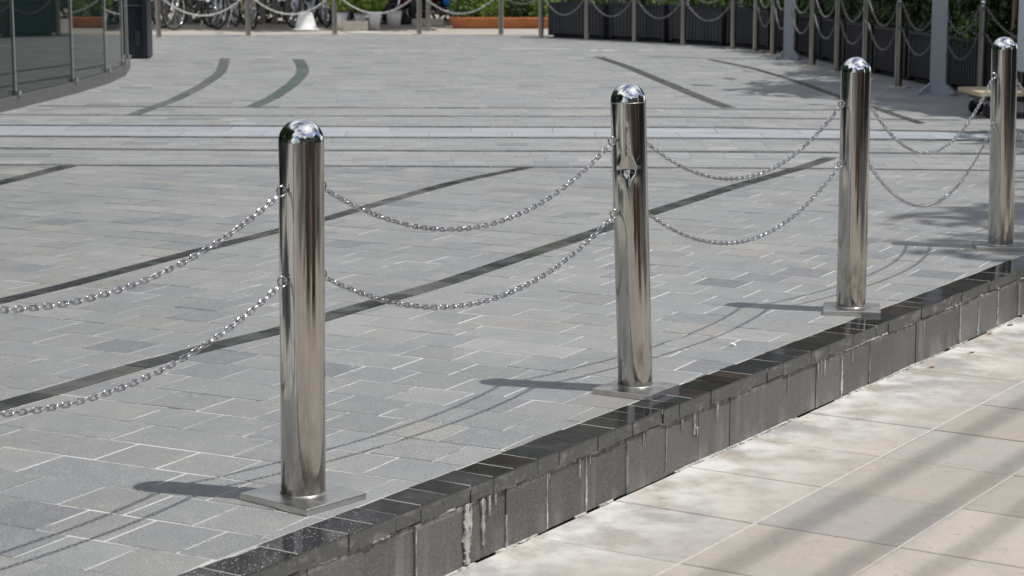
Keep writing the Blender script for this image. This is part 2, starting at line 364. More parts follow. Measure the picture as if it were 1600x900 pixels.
for z, t in near[300:]: field.prism(z, -.02, max(-.0010, min(.001, random.gauss(0, .0005))), t)
# beyond the first dark line: rows parallel to the bands
for r in range(-5, 92):
    u = -8.5+(.1 if r % 2 else 0); y0 = 12.98+r*.2
    while u < 8:
        w = random.choice((.21, .21, .21, .42, .3))
        x = u+w/2; yc = y0-.018*x-.0 
        if visible(x, yc, 1.0) and yc < FAR:
            def Y(xx, yy):
                bend = -.045*max(0, xx-.5)**1.25; return yy-.02*xx+bend*(1 if yy < 17 else .6)
            q = [(u+.003, Y(u, y0+.003)), (u+w-.003, Y(u+w, y0+.003)), (u+w-.003, min(FAR, Y(u+w, y0+.197))), (u+.003, min(FAR, Y(u, y0+.197)))]
            if max(p[1] for p in q) > hy(x)+.03:
                ylo = hy(x, HOR[2][0]); yhi = hy(x, HOR[3][0]); cyy = sum(p[1] for p in q)/4
                ps = [q]
                if cyy > 23 or not (-.25 < 0): pass
                for s_, w_ in ALL: ps = cut(ps, s_, w_)
                for z in ps:
                    cc = sum(p[1] for p in z)/len(z)
                    if ylo < cc < yhi: continue
                    if cc < hy(sum(p[0] for p in z)/len(z)): continue
                    if area(z) > .00008 and not (cc > FAR-.01): field.prism(z, -.02, max(-.0004, min(.001, random.gauss(0, .0004))), tuple(q*1.20 for q in stone_tint()))  # far stones lightened: the sky's sheen is put into the tint
        u += w
o = field.build('paving_stone_field', M['stone_a'], plaza); o['kind'] = 'stuff'
def strip_pieces(pts, w, ln, m, name, zt, tints, gap=.003):
    d = [0]
    for i in range(len(pts)-1): d.append(d[-1]+math.dist(pts[i], pts[i+1]))
    def at(s):
        for i in range(len(pts)-1):
            if s <= d[i+1] or i == len(pts)-2:
                t = (s-d[i])/(d[i+1]-d[i]); a, b = pts[i], pts[i+1]; l_ = d[i+1]-d[i]
                return (a[0]+(b[0]-a[0])*t, a[1]+(b[1]-a[1])*t), (-(b[1]-a[1])/l_, (b[0]-a[0])/l_)
    s = 0
    while s < d[-1]-.05:
        e = min(d[-1], s+ln*random.uniform(.8, 1.2)); (p, n), (q, n2) = at(s+gap), at(e-gap)
        mx_ = ((p[0]+q[0])/2, (p[1]+q[1])/2)
        if visible(*mx_, .8):
            h = w/2; pl = [(p[0]-n[0]*h, p[1]-n[1]*h), (q[0]-n2[0]*h, q[1]-n2[1]*h), (q[0]+n2[0]*h, q[1]+n2[1]*h), (p[0]+n[0]*h, p[1]+n[1]*h)]
            b = MB().prism([(a[0]-mx_[0], a[1]-mx_[1]) for a in pl][::1], -.02, zt+random.gauss(0, .0004))
            o = b.build(name, m, plaza); o.location = (mx_[0], mx_[1], 0); t = random.choice(tints); o.color = (*t, 1)
        s = e
dk = [(.035, .038, .038), (.042, .045, .043), (.03, .033, .036), (.055, .058, .05), (.038, .04, .042), (.10, .10, .095)]
for i, (s_, w_) in enumerate(STR):
    tt = dk if i < 3 or i > 4 else [(.12, .155, .145), (.14, .17, .16), (.11, .14, .135)] if i == 4 else [(.15, .165, .165), (.135, .155, .15), (.17, .18, .178)]
    if i > 4: tt = [(.085, .085, .08), (.10, .10, .095), (.075, .078, .075)]
    strip_pieces(s_, w_, .42 if i < 3 else .8, M['inlay'], 'inlay_strip', .0015, tt)
for s_, w_ in HOR: strip_pieces(s_, w_, .6, M['inlay'], 'inlay_strip', .0015, [(.10, .106, .116), (.12, .126, .135), (.14, .145, .15)])
bm_ = []
for i in range(7):
    pass
lo, hi = HOR[2][0], HOR[3][0]
x = -6.0
while x < 6.5:                                        # pale band between two dark lines, laid in two courses
    w = .6
    for k in range(2):
        xa, xb = x+.004+k*.3, x+w-.004+k*.3
        f0, f1 = (.0, .5) if k == 0 else (.5, 1.)
        def yy(X, f): a = hy(X, lo)+.064; b = hy(X, hi)-.054; return a+(b-a)*f
        q = [(xa, yy(xa, f0)+.003), (xb, yy(xb, f0)+.003), (xb, yy(xb, f1)-.003), (xa, yy(xa, f1)-.003)]
        cx, cy = (xa+xb)/2, yy((xa+xb)/2, (f0+f1)/2)
        if visible(cx, cy, .8):
            o = MB().prism([(a-cx, b-cy) for a, b in q], -.02, .0005).build('band_slab', M['band'], plaza); o.location = (cx, cy, 0)
            t = random.uniform(.9, 1.1); o.color = (.34*t, .362*t, .395*t, 1)
    x += w
# worn white paint dashes near the far edge
for (xa, xb, y, w) in ((-.15, .78, 26.65, .10), (.98, 1.08, 26.3, .16), (1.14, 1.32, 26.3, .16), (1.6, 1.78, 26.3, .1), (1.9, 3.0, 26.2, .07), (-2.9, -.6, 26.2, .07)):
    tag(MB().box(((xa+xb)/2, y, .0035), (xb-xa, w, .004)).build('painted_dash', M['paintwhite'], plaza))
# ---------------------------------------------------------------- kerb wall: facing slabs and polished coping
wall = empty('kerb_wall', (*wp(6, -2.95), ZL), 'low grey granite retaining wall with polished black coping, white lime streaks down its face', 'low wall')
Winv = wall.location.copy()
def wbox(b, u0, u1, n0, n1, z0, z1, col=None, origin=Winv):
    pl = [wp(u0, n0), wp(u0, n1), wp(u1, n1), wp(u1, n0)]
    pl = [wp(u0, n0), wp(u1, n0), wp(u1, n1), wp(u0, n1)][::-1]
    b.prism([(p[0]-origin.x, p[1]-origin.y) for p in pl], z0-origin.z, z1-origin.z, col)
U0, U1 = 2.0, 17.0
b = MB(); wbox(b, U0, U1, -3.02, -2.945, ZL-.1, -.012); b.build('wall_core', M['dark'], wall)  # near-black core paints the shadow in the gap at the wall's foot
u = 4.10-.22*9
js = [4.10-.215*i for i in range(9, 0, -1)]+[4.10, 4.31, 4.523, 4.73, 4.941, 5.179, 5.418, 5.635, 5.85, 6.055, 6.293, 6.51, 6.725, 6.975, 7.202, 7.425, 7.691, 7.892, 8.101]
while js[-1] < U1: js.append(js[-1]+random.uniform(.2, .24))
for a, c_ in zip(js[:-1], js[1:]):
    b = MB(); off = random.gauss(0, .0014); zb = ZL+.001+random.random()*.005
    wbox(b, a+.0008, c_-.0008, -2.945, -2.913+off, zb, -.047)
    o = b.build('facing_slab', M['facing'], wall); t = random.uniform(.09, .15); o.color = (t, t*.99, t*.95, 1)
cj = [2.0]
while cj[-1] < 3.2: cj.append(cj[-1]+.2)
cj += [3.43, 3.63, 3.822, 3.922, 4.017, 4.124, 4.24, 4.348, 4.455, 4.556, 4.676, 4.785, 4.89, 5.0, 5.1, 5.2, 5.30, 5.39, 5.49, 5.579, 5.70, 5.825, 5.91, 5.996, 6.11, 6.227, 6.34, 6.45, 6.596]
while cj[-1] < U1: cj.append(cj[-1]+random.choice((.108, .108, .108, .108, .216)))
edges = MB()
for a, c_ in zip(cj[:-1], cj[1:]):
    off = random.gauss(0, .0018); dz = random.gauss(0, .0009)
    b = MB(); wbox(b, a+.0017, c_-.0017, -3.029, -2.906+off, -.003+dz-.0, .001+dz)
    o = b.build('coping_stone', M['coping'], wall)
    o.rotation_euler = (random.gauss(0, .006), random.gauss(0, .006), 0); cc = Vector((*wp((a+c_)/2, -2.967), 0))-Winv; o.location = cc-Matrix.Rotation(o.rotation_euler.x, 3, 'X') @ Matrix.Rotation(o.rotation_euler.y, 3, 'Y') @ cc; k = random.random(); t = random.uniform(.022, .05); o.color = ((t, t*.97, t, 1) if k < .75 else (t*1.25, t, t, 1)) if k < .88 else (.04, .042, .046, 1)
    b = MB(); zb = -.041-random.random()*.004
    wbox(b, a+.0012, c_-.0012, -3.029, -2.9065+off, zb, -.0031+dz); e_ = b.build('coping_edge', M['copingedge'], o); e_.matrix_parent_inverse = Matrix.Identity(4)
b = MB()
for c_ in cj[1:-1]: wbox(b, c_-.0017, c_+.0017, -3.029, -2.909, -.012, .0004)
b.build('coping_joint', M['joint'], wall)
# mortar line along the coping's inner edge and thin crusts under it
b = MB(); wbox(b, U0, U1, -3.0355, -3.0292, -.02, -.0006); b.build('mortar_line', M['joint'], wall)
def crust(u, zt, zb, wt, wb, th=.0018, base=-2.9105, kind='streak'):
    jj = 0; b = MB(); n = 34; L_, R_ = [], []
    for i in range(n+1):
        t = i/n; z = zt+(zb-zt)*t; jj = jj*.75+random.gauss(0, .2); w = (wt+(wb-wt)*t)*max(.3, .85+jj)*.38; dx = jj*.002
        L_.append((u-w+dx, z)); R_.append((u+w+dx, z))
    ring = L_+R_[::-1]; vs = []
    for nn in (base-.004, base+th):
        for (uu, z) in ring:
            p = wp(uu, nn); vs.append((p[0]-Winv.x, p[1]-Winv.y, z-Winv.z))
    m = len(ring); fs = [(m+i, m+i+1, 2*m-2-i, 2*m-1-i) for i in range(n)]
    fs += [(i, (i+1) % m, m+(i+1) % m, m+i) for i in range(m)]
    b.add(vs, fs); return b.build('lime_streak', M['lime'], wall)
for (u, zt, zb, wt, wb) in ((4.105, -.05, -.2, .006, .004), (4.335, -.047, -.208, .030, .050), (4.352, -.047, -.15, .020, .006), (4.41, -.047, -.175, .022, .010), (4.44, -.047, -.10, .012, .005), (4.47, -.047, -.08, .007, .003), (4.523, -.12, -.21, .004, .016), (4.73, -.05, -.21, .004, .010),
                            (4.941, -.05, -.21, .003, .010), (5.179, -.06, -.21, .002, .004), (5.418, -.05, -.2, .003, .003), (5.52, -.05, -.09, .006, .002), (5.60, -.05, -.12, .005, .010), (6.725, -.05, -.21, .005, .026), (6.975, -.1, -.2, .002, .007),
                            (7.50, -.06, -.15, .006, .003), (7.892, -.05, -.205, .004, .02), (8.101, -.06, -.205, .006, .02), (8.33, -.06, -.2, .005, .016), (5.62, -.1, -.13, .012, .004), (8.6, -.06, -.2, .006, .01)):
    crust(u, zt, zb, wt, wb)
for i in range(16):
    crust(random.uniform(4.15, 6.9), -.047, -.047-random.uniform(.02, .09), random.uniform(.003, .010), .002)
for i in range(44):
    u = random.uniform(3.6, 9.5); ln = random.uniform(.02, .12); b = MB(); z = -.044
    m = 8; vs = []; 
    for nn in (-2.918, -2.9085):
        for k in range(m): vs.append((u+ln*k/(m-1), nn, z+random.uniform(-.006, -.001)))
        for k in range(m): vs.append((u+ln*(m-1-k)/(m-1), nn, z+random.uniform(0, .003)))
    vv = [(wp(a, n)[0]-Winv.x, wp(a, n)[1]-Winv.y, z_-Winv.z) for a, n, z_ in vs]; M2 = 2*m
    fs = [(M2+k, M2+k+1, 2*M2-2-k, 2*M2-1-k) for k in range(m-1)]+[(k, (k+1) % M2, M2+(k+1) % M2, M2+k) for k in range(M2)]
    b.add(vv, fs); b.build('mortar_crust', M['lime'], wall)
for i in range(60):                                   # ragged cement at the foot of the wall
    u = random.uniform(4.0, 9.8); ln = random.uniform(.04, .25); m = 9; vs = []
    for z in (ZL-.002, ZL+random.uniform(.002, .006)):
        for k in range(m): vs.append((u+ln*k/(m-1), -2.915, z))
        for k in range(m): vs.append((u+ln*(m-1-k)/(m-1), -2.909+random.uniform(.0, .010)*math.sin(PI*k/(m-1)), z))
    M2 = 2*m; vv = [(wp(a, n)[0]-Winv.x, wp(a, n)[1]-Winv.y, z_-Winv.z) for a, n, z_ in vs]
    fs = [(M2+k, M2+k+1, 2*M2-2-k, 2*M2-1-k)[::-1] for k in range(m-1)]+[(k, (k+1) % M2, M2+(k+1) % M2, M2+k) for k in range(M2)]
    MB().add(vv, fs).build('mortar_crust', M['lime'], wall)
# ---------------------------------------------------------------- sidewalk below the wall
b = MB(); b.prism([wp(-14, -2.93), wp(-14, 1.6), wp(40, 1.6), wp(40, -2.93)][::-1], ZL-.14, ZL-.006)
side = tag(b.build('sidewalk', M['bed']), kind='structure')
rows = [-2.911, -2.462]
while rows[-1] < 1.5: rows.append(rows[-1]+.428)
cols = [5.108-.447*i for i in range(28, 0, -1)]+[5.108, 5.567, 6.008, 6.449]
while cols[-1] < 26: cols.append(cols[-1]+.447)
sf = MB(); cnt = 0
for i in range(len(rows)-1):
    for j in range(len(cols)-1):
        ga, gb = .0045, .0028
        n0, n1, u0, u1 = rows[i]+(ga if i else .001), rows[i+1]-ga, cols[j]+gb, cols[j+1]-gb
        sh = .0 
        cx, cy = wp((u0+u1)/2, (n0+n1)/2); k = random.gauss(1, .05); t = (.372*k, .338*k, .293*k) if random.random() < .75 else (.335*k, .316*k, .288*k)
        pl = [wp(u0, n0), wp(u1, n0), wp(u1, n1), wp(u0, n1)][::-1]
        if visible(cx, cy, .35):
            b = MB().box((0, 0, 0), (u1-u0, n1-n0, .04), WA, bev=.0025)
            o = b.build('paving_slab', M['slab_o'], side); o.location = (cx, cy, ZL-.02+random.gauss(0, .0008)); o.color = (*t, 1)
        else: sf.prism(pl, ZL-.02, ZL, t)
sf.build('paving_slab_field', M['slab_a'], side)['kind'] = 'stuff'
for r in rows[1:-1]:
    b = MB(); b.prism([wp(-14, r-.0042), wp(-14, r+.0042), wp(40, r+.0042), wp(40, r-.0042)][::-1], ZL-.01, ZL-.0012); b.build('cement_joint', M['joint'], side)
# road kerb (behind the camera) so that the street side of the posts has something to reflect
b = MB(); b.prism([wp(-14, 1.6), wp(-14, 1.75), wp(40, 1.75), wp(40, 1.6)][::-1], ZL-.16, ZL); tag(b.build('road_kerb', M['concrete']), kind='structure')
# ---------------------------------------------------------------- chain links, eyes, bollards
def link_mesh(name, m, hs=.0073, R=.0059, r=.0022, na=7, nb=7):
    b = MB(); pts = []
    for i in range(na): a = -PI/2+PI*i/(na-1); pts.append((hs+R*math.cos(a), R*math.sin(a), 0))
    for i in range(na): a = PI/2+PI*i/(na-1); pts.append((-hs+R*math.cos(a), R*math.sin(a), 0))
    b.tube(pts, r, nb, closed=True); return b, b.mesh(name, m, True)
_, LINK = link_mesh('link', M['chain'])
def curve_pts(p, q, sag, pitch):
    p, q = Vector(p), Vector(q); N = 400; P_ = []
    for i in range(N+1):
        t = i/N; v = p.lerp(q, t); v.z -= 4*sag*t*(1-t); P_.append(v)
    d = [0]
    for i in range(N): d.append(d[-1]+(P_[i+1]-P_[i]).length)
    n = max(2, round(d[-1]/pitch)); step = d[-1]/n; res = []; j = 0
    for i in range(n):
        s = (i+.5)*step
        while d[j+1] < s: j += 1
        t = (s-d[j])/(d[j+1]-d[j]); res.append((P_[j].lerp(P_[j+1], t), (P_[j+1]-P_[j]).normalized()))
    return res
def frame(t, roll):
    s = Vector((0, 0, 1)).cross(t).normalized(); w = t.cross(s)
    y = s*math.cos(roll)+w*math.sin(roll); z = t.cross(y)
    return Matrix((t, y, z)).transposed()
def chain(p, q, sag, label, group, twist=0.):
    root = empty('chain', p, label, 'chain', group)
    for i, (c, t) in enumerate(curve_pts(p, q, sag, .0208)):
        o = link('link', LINK, root)
        R = frame(t, (PI/4 if i % 2 else -PI/4)+twist+random.gauss(0, .16)).to_4x4(); R.translation = c-Vector(p); o.matrix_local = R
    return root
BR = .0565
def dome(r, z, n=10, flat=.98): return [(max(.0004, r*math.cos(PI/2*i/n)), z+r*flat*math.sin(PI/2*i/n)) for i in range(n+1)]
def dentf(a, z, r):
    da = (a-math.radians(262)+PI) % (2*PI)-PI; dz = z-.70
    if abs(dz) > .14: return 0
    up = .045 if dz > 0 else .022
    e = math.exp(-abs(dz)/up); wd = .13+.21*math.exp(-(dz/.024)**2)
    return -.017*e*math.exp(-(da/wd)**2)+.0035*math.exp(-((abs(da)-.46)/.13)**2)*math.exp(-(dz/.035)**2)
H = .962; ZS = H-BR*.98-.0
def shaft_mesh(dent=None):
    zs = [.014+(ZS-.014)*i/90 for i in range(91)]
    if dent: zs = sorted(zs+[.70+.004*i for i in range(-24, 25)])
    return MB().lathe([(BR, z) for z in zs], n=64 if not dent else 160, dent=dent, cap=False).mesh('shaft', M['steel'], True)
SH = shaft_mesh(); DOME = MB().lathe(dome(BR, ZS, 16), n=64, cap=False).mesh('dome_cap', M['capsteel'], True)
PLATE = MB().box((0, 0, .009), (.222, .222, .017), 0, bev=.0008).mesh('base_plate', M['plate'])
WELD = MB().torus((0, 0, .0178), BR, .0028, (0, 0, 1), 48, 6).mesh('weld_bead', M['plate'], True)
SEAM = MB().torus((0, 0, ZS-.003), BR-.0004, .0012, (0, 0, 1), 64, 6).mesh('weld_seam', M['plate'], True)
EZ = (.790, .566)
def bollard(x, y, plate_rot, lean, eyes, label, sc=1., dented=False, psc=(1, 1), poff=0.):
    r = empty('bollard', (x, y, 0), label, 'bollard', 'mirror steel bollards along the kerb wall')
    o = link('base_plate', PLATE, r); o.rotation_euler = (0, 0, plate_rot)
    o.scale = (*psc, 1); o.location = (0, poff, 0)
    wd = link('weld_bead', WELD, r); wd.scale = (sc, sc, 1)
    T = Matrix.Translation((0, 0, 0)) @ Matrix.Rotation(lean, 4, 'Y')
    s = link('shaft', shaft_mesh(dentf) if dented else SH, r); s.matrix_local = T @ Matrix.Diagonal((sc, sc, 1, 1))
    d = link('dome_cap', DOME, r); d.matrix_local = T @ Matrix.Diagonal((sc, sc, 1, 1))
    if dented: q = link('weld_seam', SEAM, d)
    pts = {}
    for side_, ang in eyes:
        dv = Vector((math.cos(ang), math.sin(ang), 0))
        for z in EZ:
            rad = BR*sc; c = dv*(rad+.0175)+Vector((0, 0, z))
            b = MB(); b.torus((0, 0, 0), .0125, .0026, Vector((-dv.y, dv.x, 0))*.9+dv*.35+Vector((0, 0, .0)), 20, 8)
            e = b.build('eye_ring', M['chain'], r, True); e.matrix_local = T @ Matrix.Translation(c)
            b = MB(); bd = dv*-.004; b.tube([dv*(-.022), dv*(-.010)], [.0055, .0045], 12); b.lathe([(.0001, -.0), (.0001, 0)], n=3, cap=False)
            k = b.build('eye_bolt', M['chain'], r, True); k.matrix_local = T @ Matrix.Translation(c)
            pts[(side_, z)] = Vector((x, y, 0))+(T @ (c+dv*.012-Vector((0, 0, .010))))
    return r, pts
D = math.radians
BP = [(-1.41, 3.83), (-.528, 5.106), (.388, 6.389), (1.292, 7.803), (2.239, 9.43), (3.30, 11.25)]
spec = [(D(50), 0, 'bollard out of sight beyond the left edge'), (D(50), D(.6), 'nearest and largest mirror steel bollard, its square base plate turned corner forward'),
        (D(58), -D(2.0), 'dented mirror steel bollard with a pinched dimple below its upper chain'),
        (D(-9), -D(.35), 'undented mirror steel bollard third from the left, between the dented one and the rightmost one'),
        (D(-7), -D(1.1), 'rightmost mirror steel kerb bollard, beside the wooden cart at the photo edge'), (D(0), 0, '')]
ang = [(None, D(55)), (D(235), D(54)), (D(221), D(57)), (D(217), D(42)), (D(222), D(48)), (D(240), None)]
anch = []
for i, ((x, y), (pr, ln, lb), (al, ar)) in enumerate(zip(BP, spec, ang)):
    if i == 0: lb = 'mirror steel bollard left of the nearest bollard, holding the far ends of its chains'
    if i == 5: lb = 'mirror steel bollard beyond the rightmost one, at the outer end of the right-hand chains'
    ey = ([('l', al)] if al is not None else [])+([('r', ar)] if ar is not None else [])
    sc = (1, 1, .965, .985, 1.02, 1)[i]
    anch.append(bollard(x, y, pr, ln, ey, lb, sc, i == 2, ((.95, 1.08), (.95, 1.08), (.90, .90), (.96, .92), (1.08, .85), (1, 1))[i], (0, -.01, -.026, -.018, -.008, 0)[i])[1])
names = ['leftmost kerb span running off the left edge', 'span between the nearest bollard and the dented bollard', 'span between the dented bollard and the third bollard',
         'span between the third bollard and the rightmost bollard', 'span running off the right edge past the rightmost bollard']
sags = [(.165, .165), (.172, .162), (.19, .185), (.255, .25), (.25, .25)]
for i in range(5):
    for k, z in enumerate(EZ):
        chain(anch[i][('r', z)], anch[i+1][('l', z)], sags[i][k], ('upper' if k == 0 else 'lower')+' shiny chain, '+names[i], 'shiny chains between the kerb bollards', twist=(.35 if i else .55))
# ---------------------------------------------------------------- distant posts and chains around the plaza edge
PR = .037
PSH = MB().lathe([(PR, .01), (PR, .8)]+dome(PR, .8, 8)[1:], n=20, cap=False).mesh('shaft', M['dullsteel'], True)
PCAP = MB().lathe(dome(PR+.001, .83, 8), n=20, cap=False).mesh('cap', M['steel'], True)
PPL = MB().box((0, 0, .005), (.19, .19, .012), 0).mesh('base_plate', M['troughm'])
PEYE = MB().torus((0, 0, 0), .02, .005, (0, 1, 0), 10, 5).mesh('eye_ring', M['dullchain'], True)
def post(x, y, label, group, plate=True, rz=0):
    r = empty('chain_post', (x, y, 0), label, 'post', group, rz)
    link('shaft', PSH, r); link('cap', PCAP, r)
    if plate: link('base_plate', PPL, r)
    for z in (.79, .57):
        for s in (1, -1): e = link('eye_ring', PEYE, r); e.location = (s*(PR+.014), 0, z)
    return r
def far_chain(p, q, sag, m, label, group, k=1.5):
    p, q = Vector(p), Vector(q); dv = (q-p); dv.z = 0; dv.normalize(); p = p+dv*(PR+.014); q = q-dv*(PR+.014)
    b = MB(); base, _ = BASE
    for i, (c, t) in enumerate(curve_pts((0, 0, 0), q-p, sag, .0208*k)):
        R = frame(t, PI/4 if i % 2 else -PI/4)
        b.add([c+R @ (Vector(v)*k) for v in base.v], base.f)
    o = b.build('chain', m, None, True); o.location = p; tag(o, label, 'chain', group)
BASE = link_mesh('far_link', M['dullchain'], hs=.007, R=.006, na=4, nb=4, r=.0026)
LP = [(-6.15, 29.0), (-4.99, 29.57), (-3.8, 30.15), (-2.59, 30.6), (-1.36, 30.72), (-.16, 30.5)]
lt = ['far chain post beyond the navy pillar, hidden behind it', 'far chain post just right of the navy pillar, in front of the leftmost bicycle', 'far chain post in front of the bicycles, second from the navy pillar',
      'far chain post beside the white plant pots, right of the bicycles', 'front one of the two close-set far posts before the dark scooters', 'far chain post in front of the terracotta planter']
for (x, y), lb in zip(LP, lt): post(x, y, lb, 'chain posts along the far edge of the plaza')
post(-1.27, 31.75, 'rear one of the two close-set far posts before the dark scooters', 'chain posts along the far edge of the plaza', False)
RPp = [(.41, 29.57), (1.04, 29.0), (1.67, 28.45), (2.26, 27.6), (2.83, 26.75)]
R2 = [(3.03, 26.0), (3.16, 25.3), (3.33, 23.16), (3.43, 22.0), (3.53, 20.84), (3.66, 19.76), (4.16, 18.48)]
nth = ['first', 'second', 'third', 'fourth', 'fifth', 'sixth', 'seventh']
for i, (x, y) in enumerate(RPp): post(x, y, nth[i]+' slim post from the terracotta planter along the first run of charcoal planters', 'slim posts before the first charcoal planters', i in (4,))
r2l = ['slim post just past the bend of the planter row, left of the grey column', 'slim post immediately left of the thinner grey square column', 'slim post immediately right of the thinner grey square column', 'second slim post right of the thinner grey column, tall between chains',
       'slim post seen behind the top of the third kerb bollard', 'slim post immediately left of the larger grey square column', 'slim post with a bright round cap right of the larger grey column']
for i, (x, y) in enumerate(R2): post(x, y, r2l[i], 'slim posts before the shaded charcoal planters', True, D(70))
G1 = 'pale chains along the far edge of the plaza'
sec = ['behind the navy pillar', 'in front of the left bicycles', 'in front of the right bicycles', 'in front of the white plant pots', 'in front of the blue scooter and terracotta planter']
for i in range(5):
    for z, nm in ((.80, 'upper'), (.57, 'lower')):
        far_chain((*LP[i], z), (*LP[i+1], z), .26, M['whitechain'], nm+' pale far chain hanging '+sec[i], G1, 1.8)
for z, nm in ((.80, 'upper'), (.57, 'lower')):
    far_chain((*LP[5], z), (*RPp[0], z), .1, M['dullchain'], nm+' dull chain crossing the terracotta planter to the first charcoal planter', G1, 1.5)
    for i in range(4):
        far_chain((*RPp[i], z), (*RPp[i+1], z), .23, M['dullchain'], nm+' dull chain between the '+nth[i]+' and '+nth[i+1]+' slim posts from the terracotta planter', 'dull chains before the charcoal planters', 1.4)
COLS = [(3.24, 24.45), (3.86, 18.9)]
seq = [R2[0], R2[1], COLS[0], R2[2], R2[3], R2[4], R2[5], COLS[1], R2[6], (4.5, 17.0)]
sl = ['first span after the bend of the planter row', 'span ending at the thinner grey column', 'span leaving the thinner grey column to the right', 'second span right of the thinner grey column',
      'span seen just left of the third kerb bollard', 'span seen just right of the third kerb bollard', 'span ending at the larger grey column', 'span between the larger grey column and the round-capped post', 'span right of the round-capped post']
for i in range(9):
    for z, nm in ((.80, 'upper'), (.57, 'lower')):
        far_chain((*seq[i], z), (*seq[i+1], z), .24, M['dullchain'], nm+' dull chain of the '+sl[i], 'dull chains before the charcoal planters', 1.35)
post(4.5, 17.0, 'slim post at the right end of the chain row behind the cart', 'slim posts before the shaded charcoal planters')
# grey square columns with splayed foot gussets
for (x, y), w, lb in zip(COLS, (.12, .14), ('thinner grey square metal column with splayed foot plates, at the bend of the chain row', 'larger grey square metal column with splayed foot plates, left of the round-capped post')):
    r = empty('metal_column', (x, y, 0), lb, 'column', 'grey metal columns', D(-14))
    MB().box((0, 0, 1.76), (w, w, 3.5), 0, bev=.008).build('shaft', M['column'], r)
    MB().box((0, 0, .008), (w*2.3, w*2.3, .016), 0).build('base_plate', M['column'], r)
    for k in range(4):
        a = k*PI/2+PI/4; dv = Vector((math.cos(a), math.sin(a), 0)); sv = Vector((-dv.y, dv.x, 0))*.006; b = MB()
        p = [dv*w*.6+Vector((0, 0, .016)), dv*w*1.75+Vector((0, 0, .016)), dv*w*.62+Vector((0, 0, .11))]
        b.add([v-sv for v in p]+[v+sv for v in p], [(0, 1, 2), (5, 4, 3), (0, 3, 4, 1), (1, 4, 5, 2), (2, 5, 3, 0)]); b.build('gusset', M['column'], r)
        q = dv*w*1.2; MB().box((q.x, q.y, .024), (w*.9, w*.45, .014), a).build('foot_plate', M['column'], r)
# ---------------------------------------------------------------- glass drum, navy pillar
DR = [(-12.0, -6.0), (-8.6, 1.0), (-6.6, 6.0), (-5.3, 10.6), (-4.62, 13.6), (-4.30, 15.6), (-4.13, 17.35), (-3.99, 18.98), (-3.95, 20.35), (-4.0, 21.5), (-4.18, 22.75), (-4.58, 24.2), (-5.8, 26.0)]
dr = empty('glass_building', (-5, 18, 0), 'curved dark glass building front on a low grey plinth at the left edge', 'building')
O = Vector((-5, 18, 0))
for i in range(len(DR)-1):
    a, c_ = Vector((*DR[i], 0)), Vector((*DR[i+1], 0)); t = (c_-a).normalized(); n = Vector((t.y, -t.x, 0)); mid = (a+c_)/2; L_ = (c_-a).length; rz = math.atan2(t.y, t.x)
    MB().box((mid.x-n.x*.02-O.x, mid.y-n.y*.02-O.y, 2.16), (L_-.012, .02, 4.1), rz).build('glass_panel', M['drumglass'], dr)
    MB().box((mid.x-n.x*.13-O.x, mid.y-n.y*.13-O.y, .0525), (L_+.03, .30, .105), rz).build('plinth', M['plinth'], dr)
    MB().box((c_.x-O.x, c_.y-O.y, 2.16), (.007, .010, 4.1), rz).build('mullion', M['silicone'], dr)
    MB().box((c_.x+n.x*.02-O.x, c_.y+n.y*.02-O.y, .13), (.05, .035, .03), rz).build('glass_clip', M['chrome'], dr)
    MB().box((mid.x-n.x*.3-O.x, mid.y-n.y*.3-O.y, 4.5), (L_+.1, .5, .6), rz).build('fascia', M['facadedark'], dr)
pk = empty('ticket_pillar', (-4.43, 24.55, 0), 'dark navy square pillar with small vent slots at the end of the glass building', 'pillar')
MB().box((0, .14, 1.1), (.31, .3, 2.16), 0, bev=.006).build('housing', M['kiosk'], pk)
MB().box((0, .14, .02), (.29, .28, .04), 0).build('foot', M['dark'], pk)
MB().box((.13, .13, 1.1), (.06, .33, 2.17), 0, bev=.004).build('side_cover', M['kiosk'], pk)
MB().box((-.01, -.013, .62), (.30, .006, .012), 0).build('panel_joint', M['mullion'], pk)
for i in range(6): MB().box((.045, -.012, .17+i*.028), (.055, .008, .008), 0).build('vent_slot', M['mullion'], pk)
# ---------------------------------------------------------------- foliage
def leafcloud(n, fn, size, cols, seed=0, up=.3):
    rd = random.Random(seed); b = MB()
    for _ in range(n):
        p = Vector(fn(rd)); s = size*rd.uniform(.6, 1.3)
        d = Vector((rd.gauss(0, 1), rd.gauss(0, 1), rd.gauss(up, .8))).normalized(); e = d.orthogonal().normalized(); e.rotate(Matrix.Rotation(rd.uniform(0, 6.28), 3, d)); f = d.cross(e)
        c = rd.choice(cols); k = rd.uniform(.75, 1.25)
        b.add([p-e*s*.5, p+f*s*.22+d*s*.05, p+e*s*.5, p-f*s*.22+d*s*.05], [(0, 1, 2, 3)], tuple(x*k for x in c))
    return b
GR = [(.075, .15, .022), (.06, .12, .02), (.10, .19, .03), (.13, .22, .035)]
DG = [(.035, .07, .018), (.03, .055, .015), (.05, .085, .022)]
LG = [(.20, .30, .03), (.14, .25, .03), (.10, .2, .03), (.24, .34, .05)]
def hedgefn(L_, D_, h0, h1):
    blobs = None
    def f(rd):
        nonlocal blobs
        if blobs is None: blobs = [(rd.uniform(-L_/2+.08, L_/2-.08), rd.uniform(-D_/2+.1, D_/2-.1), rd.uniform(h0+.1, h1), rd.uniform(.13, .24)) for _ in range(int(22*L_))]
        x, y, z, r = rd.choice(blobs); v = Vector((rd.gauss(0, 1), rd.gauss(0, 1), rd.gauss(0, 1))).normalized()*r*rd.uniform(.75, 1.05)
        return (x+v.x, y+v.y, max(h0, z+v.z))
    return f
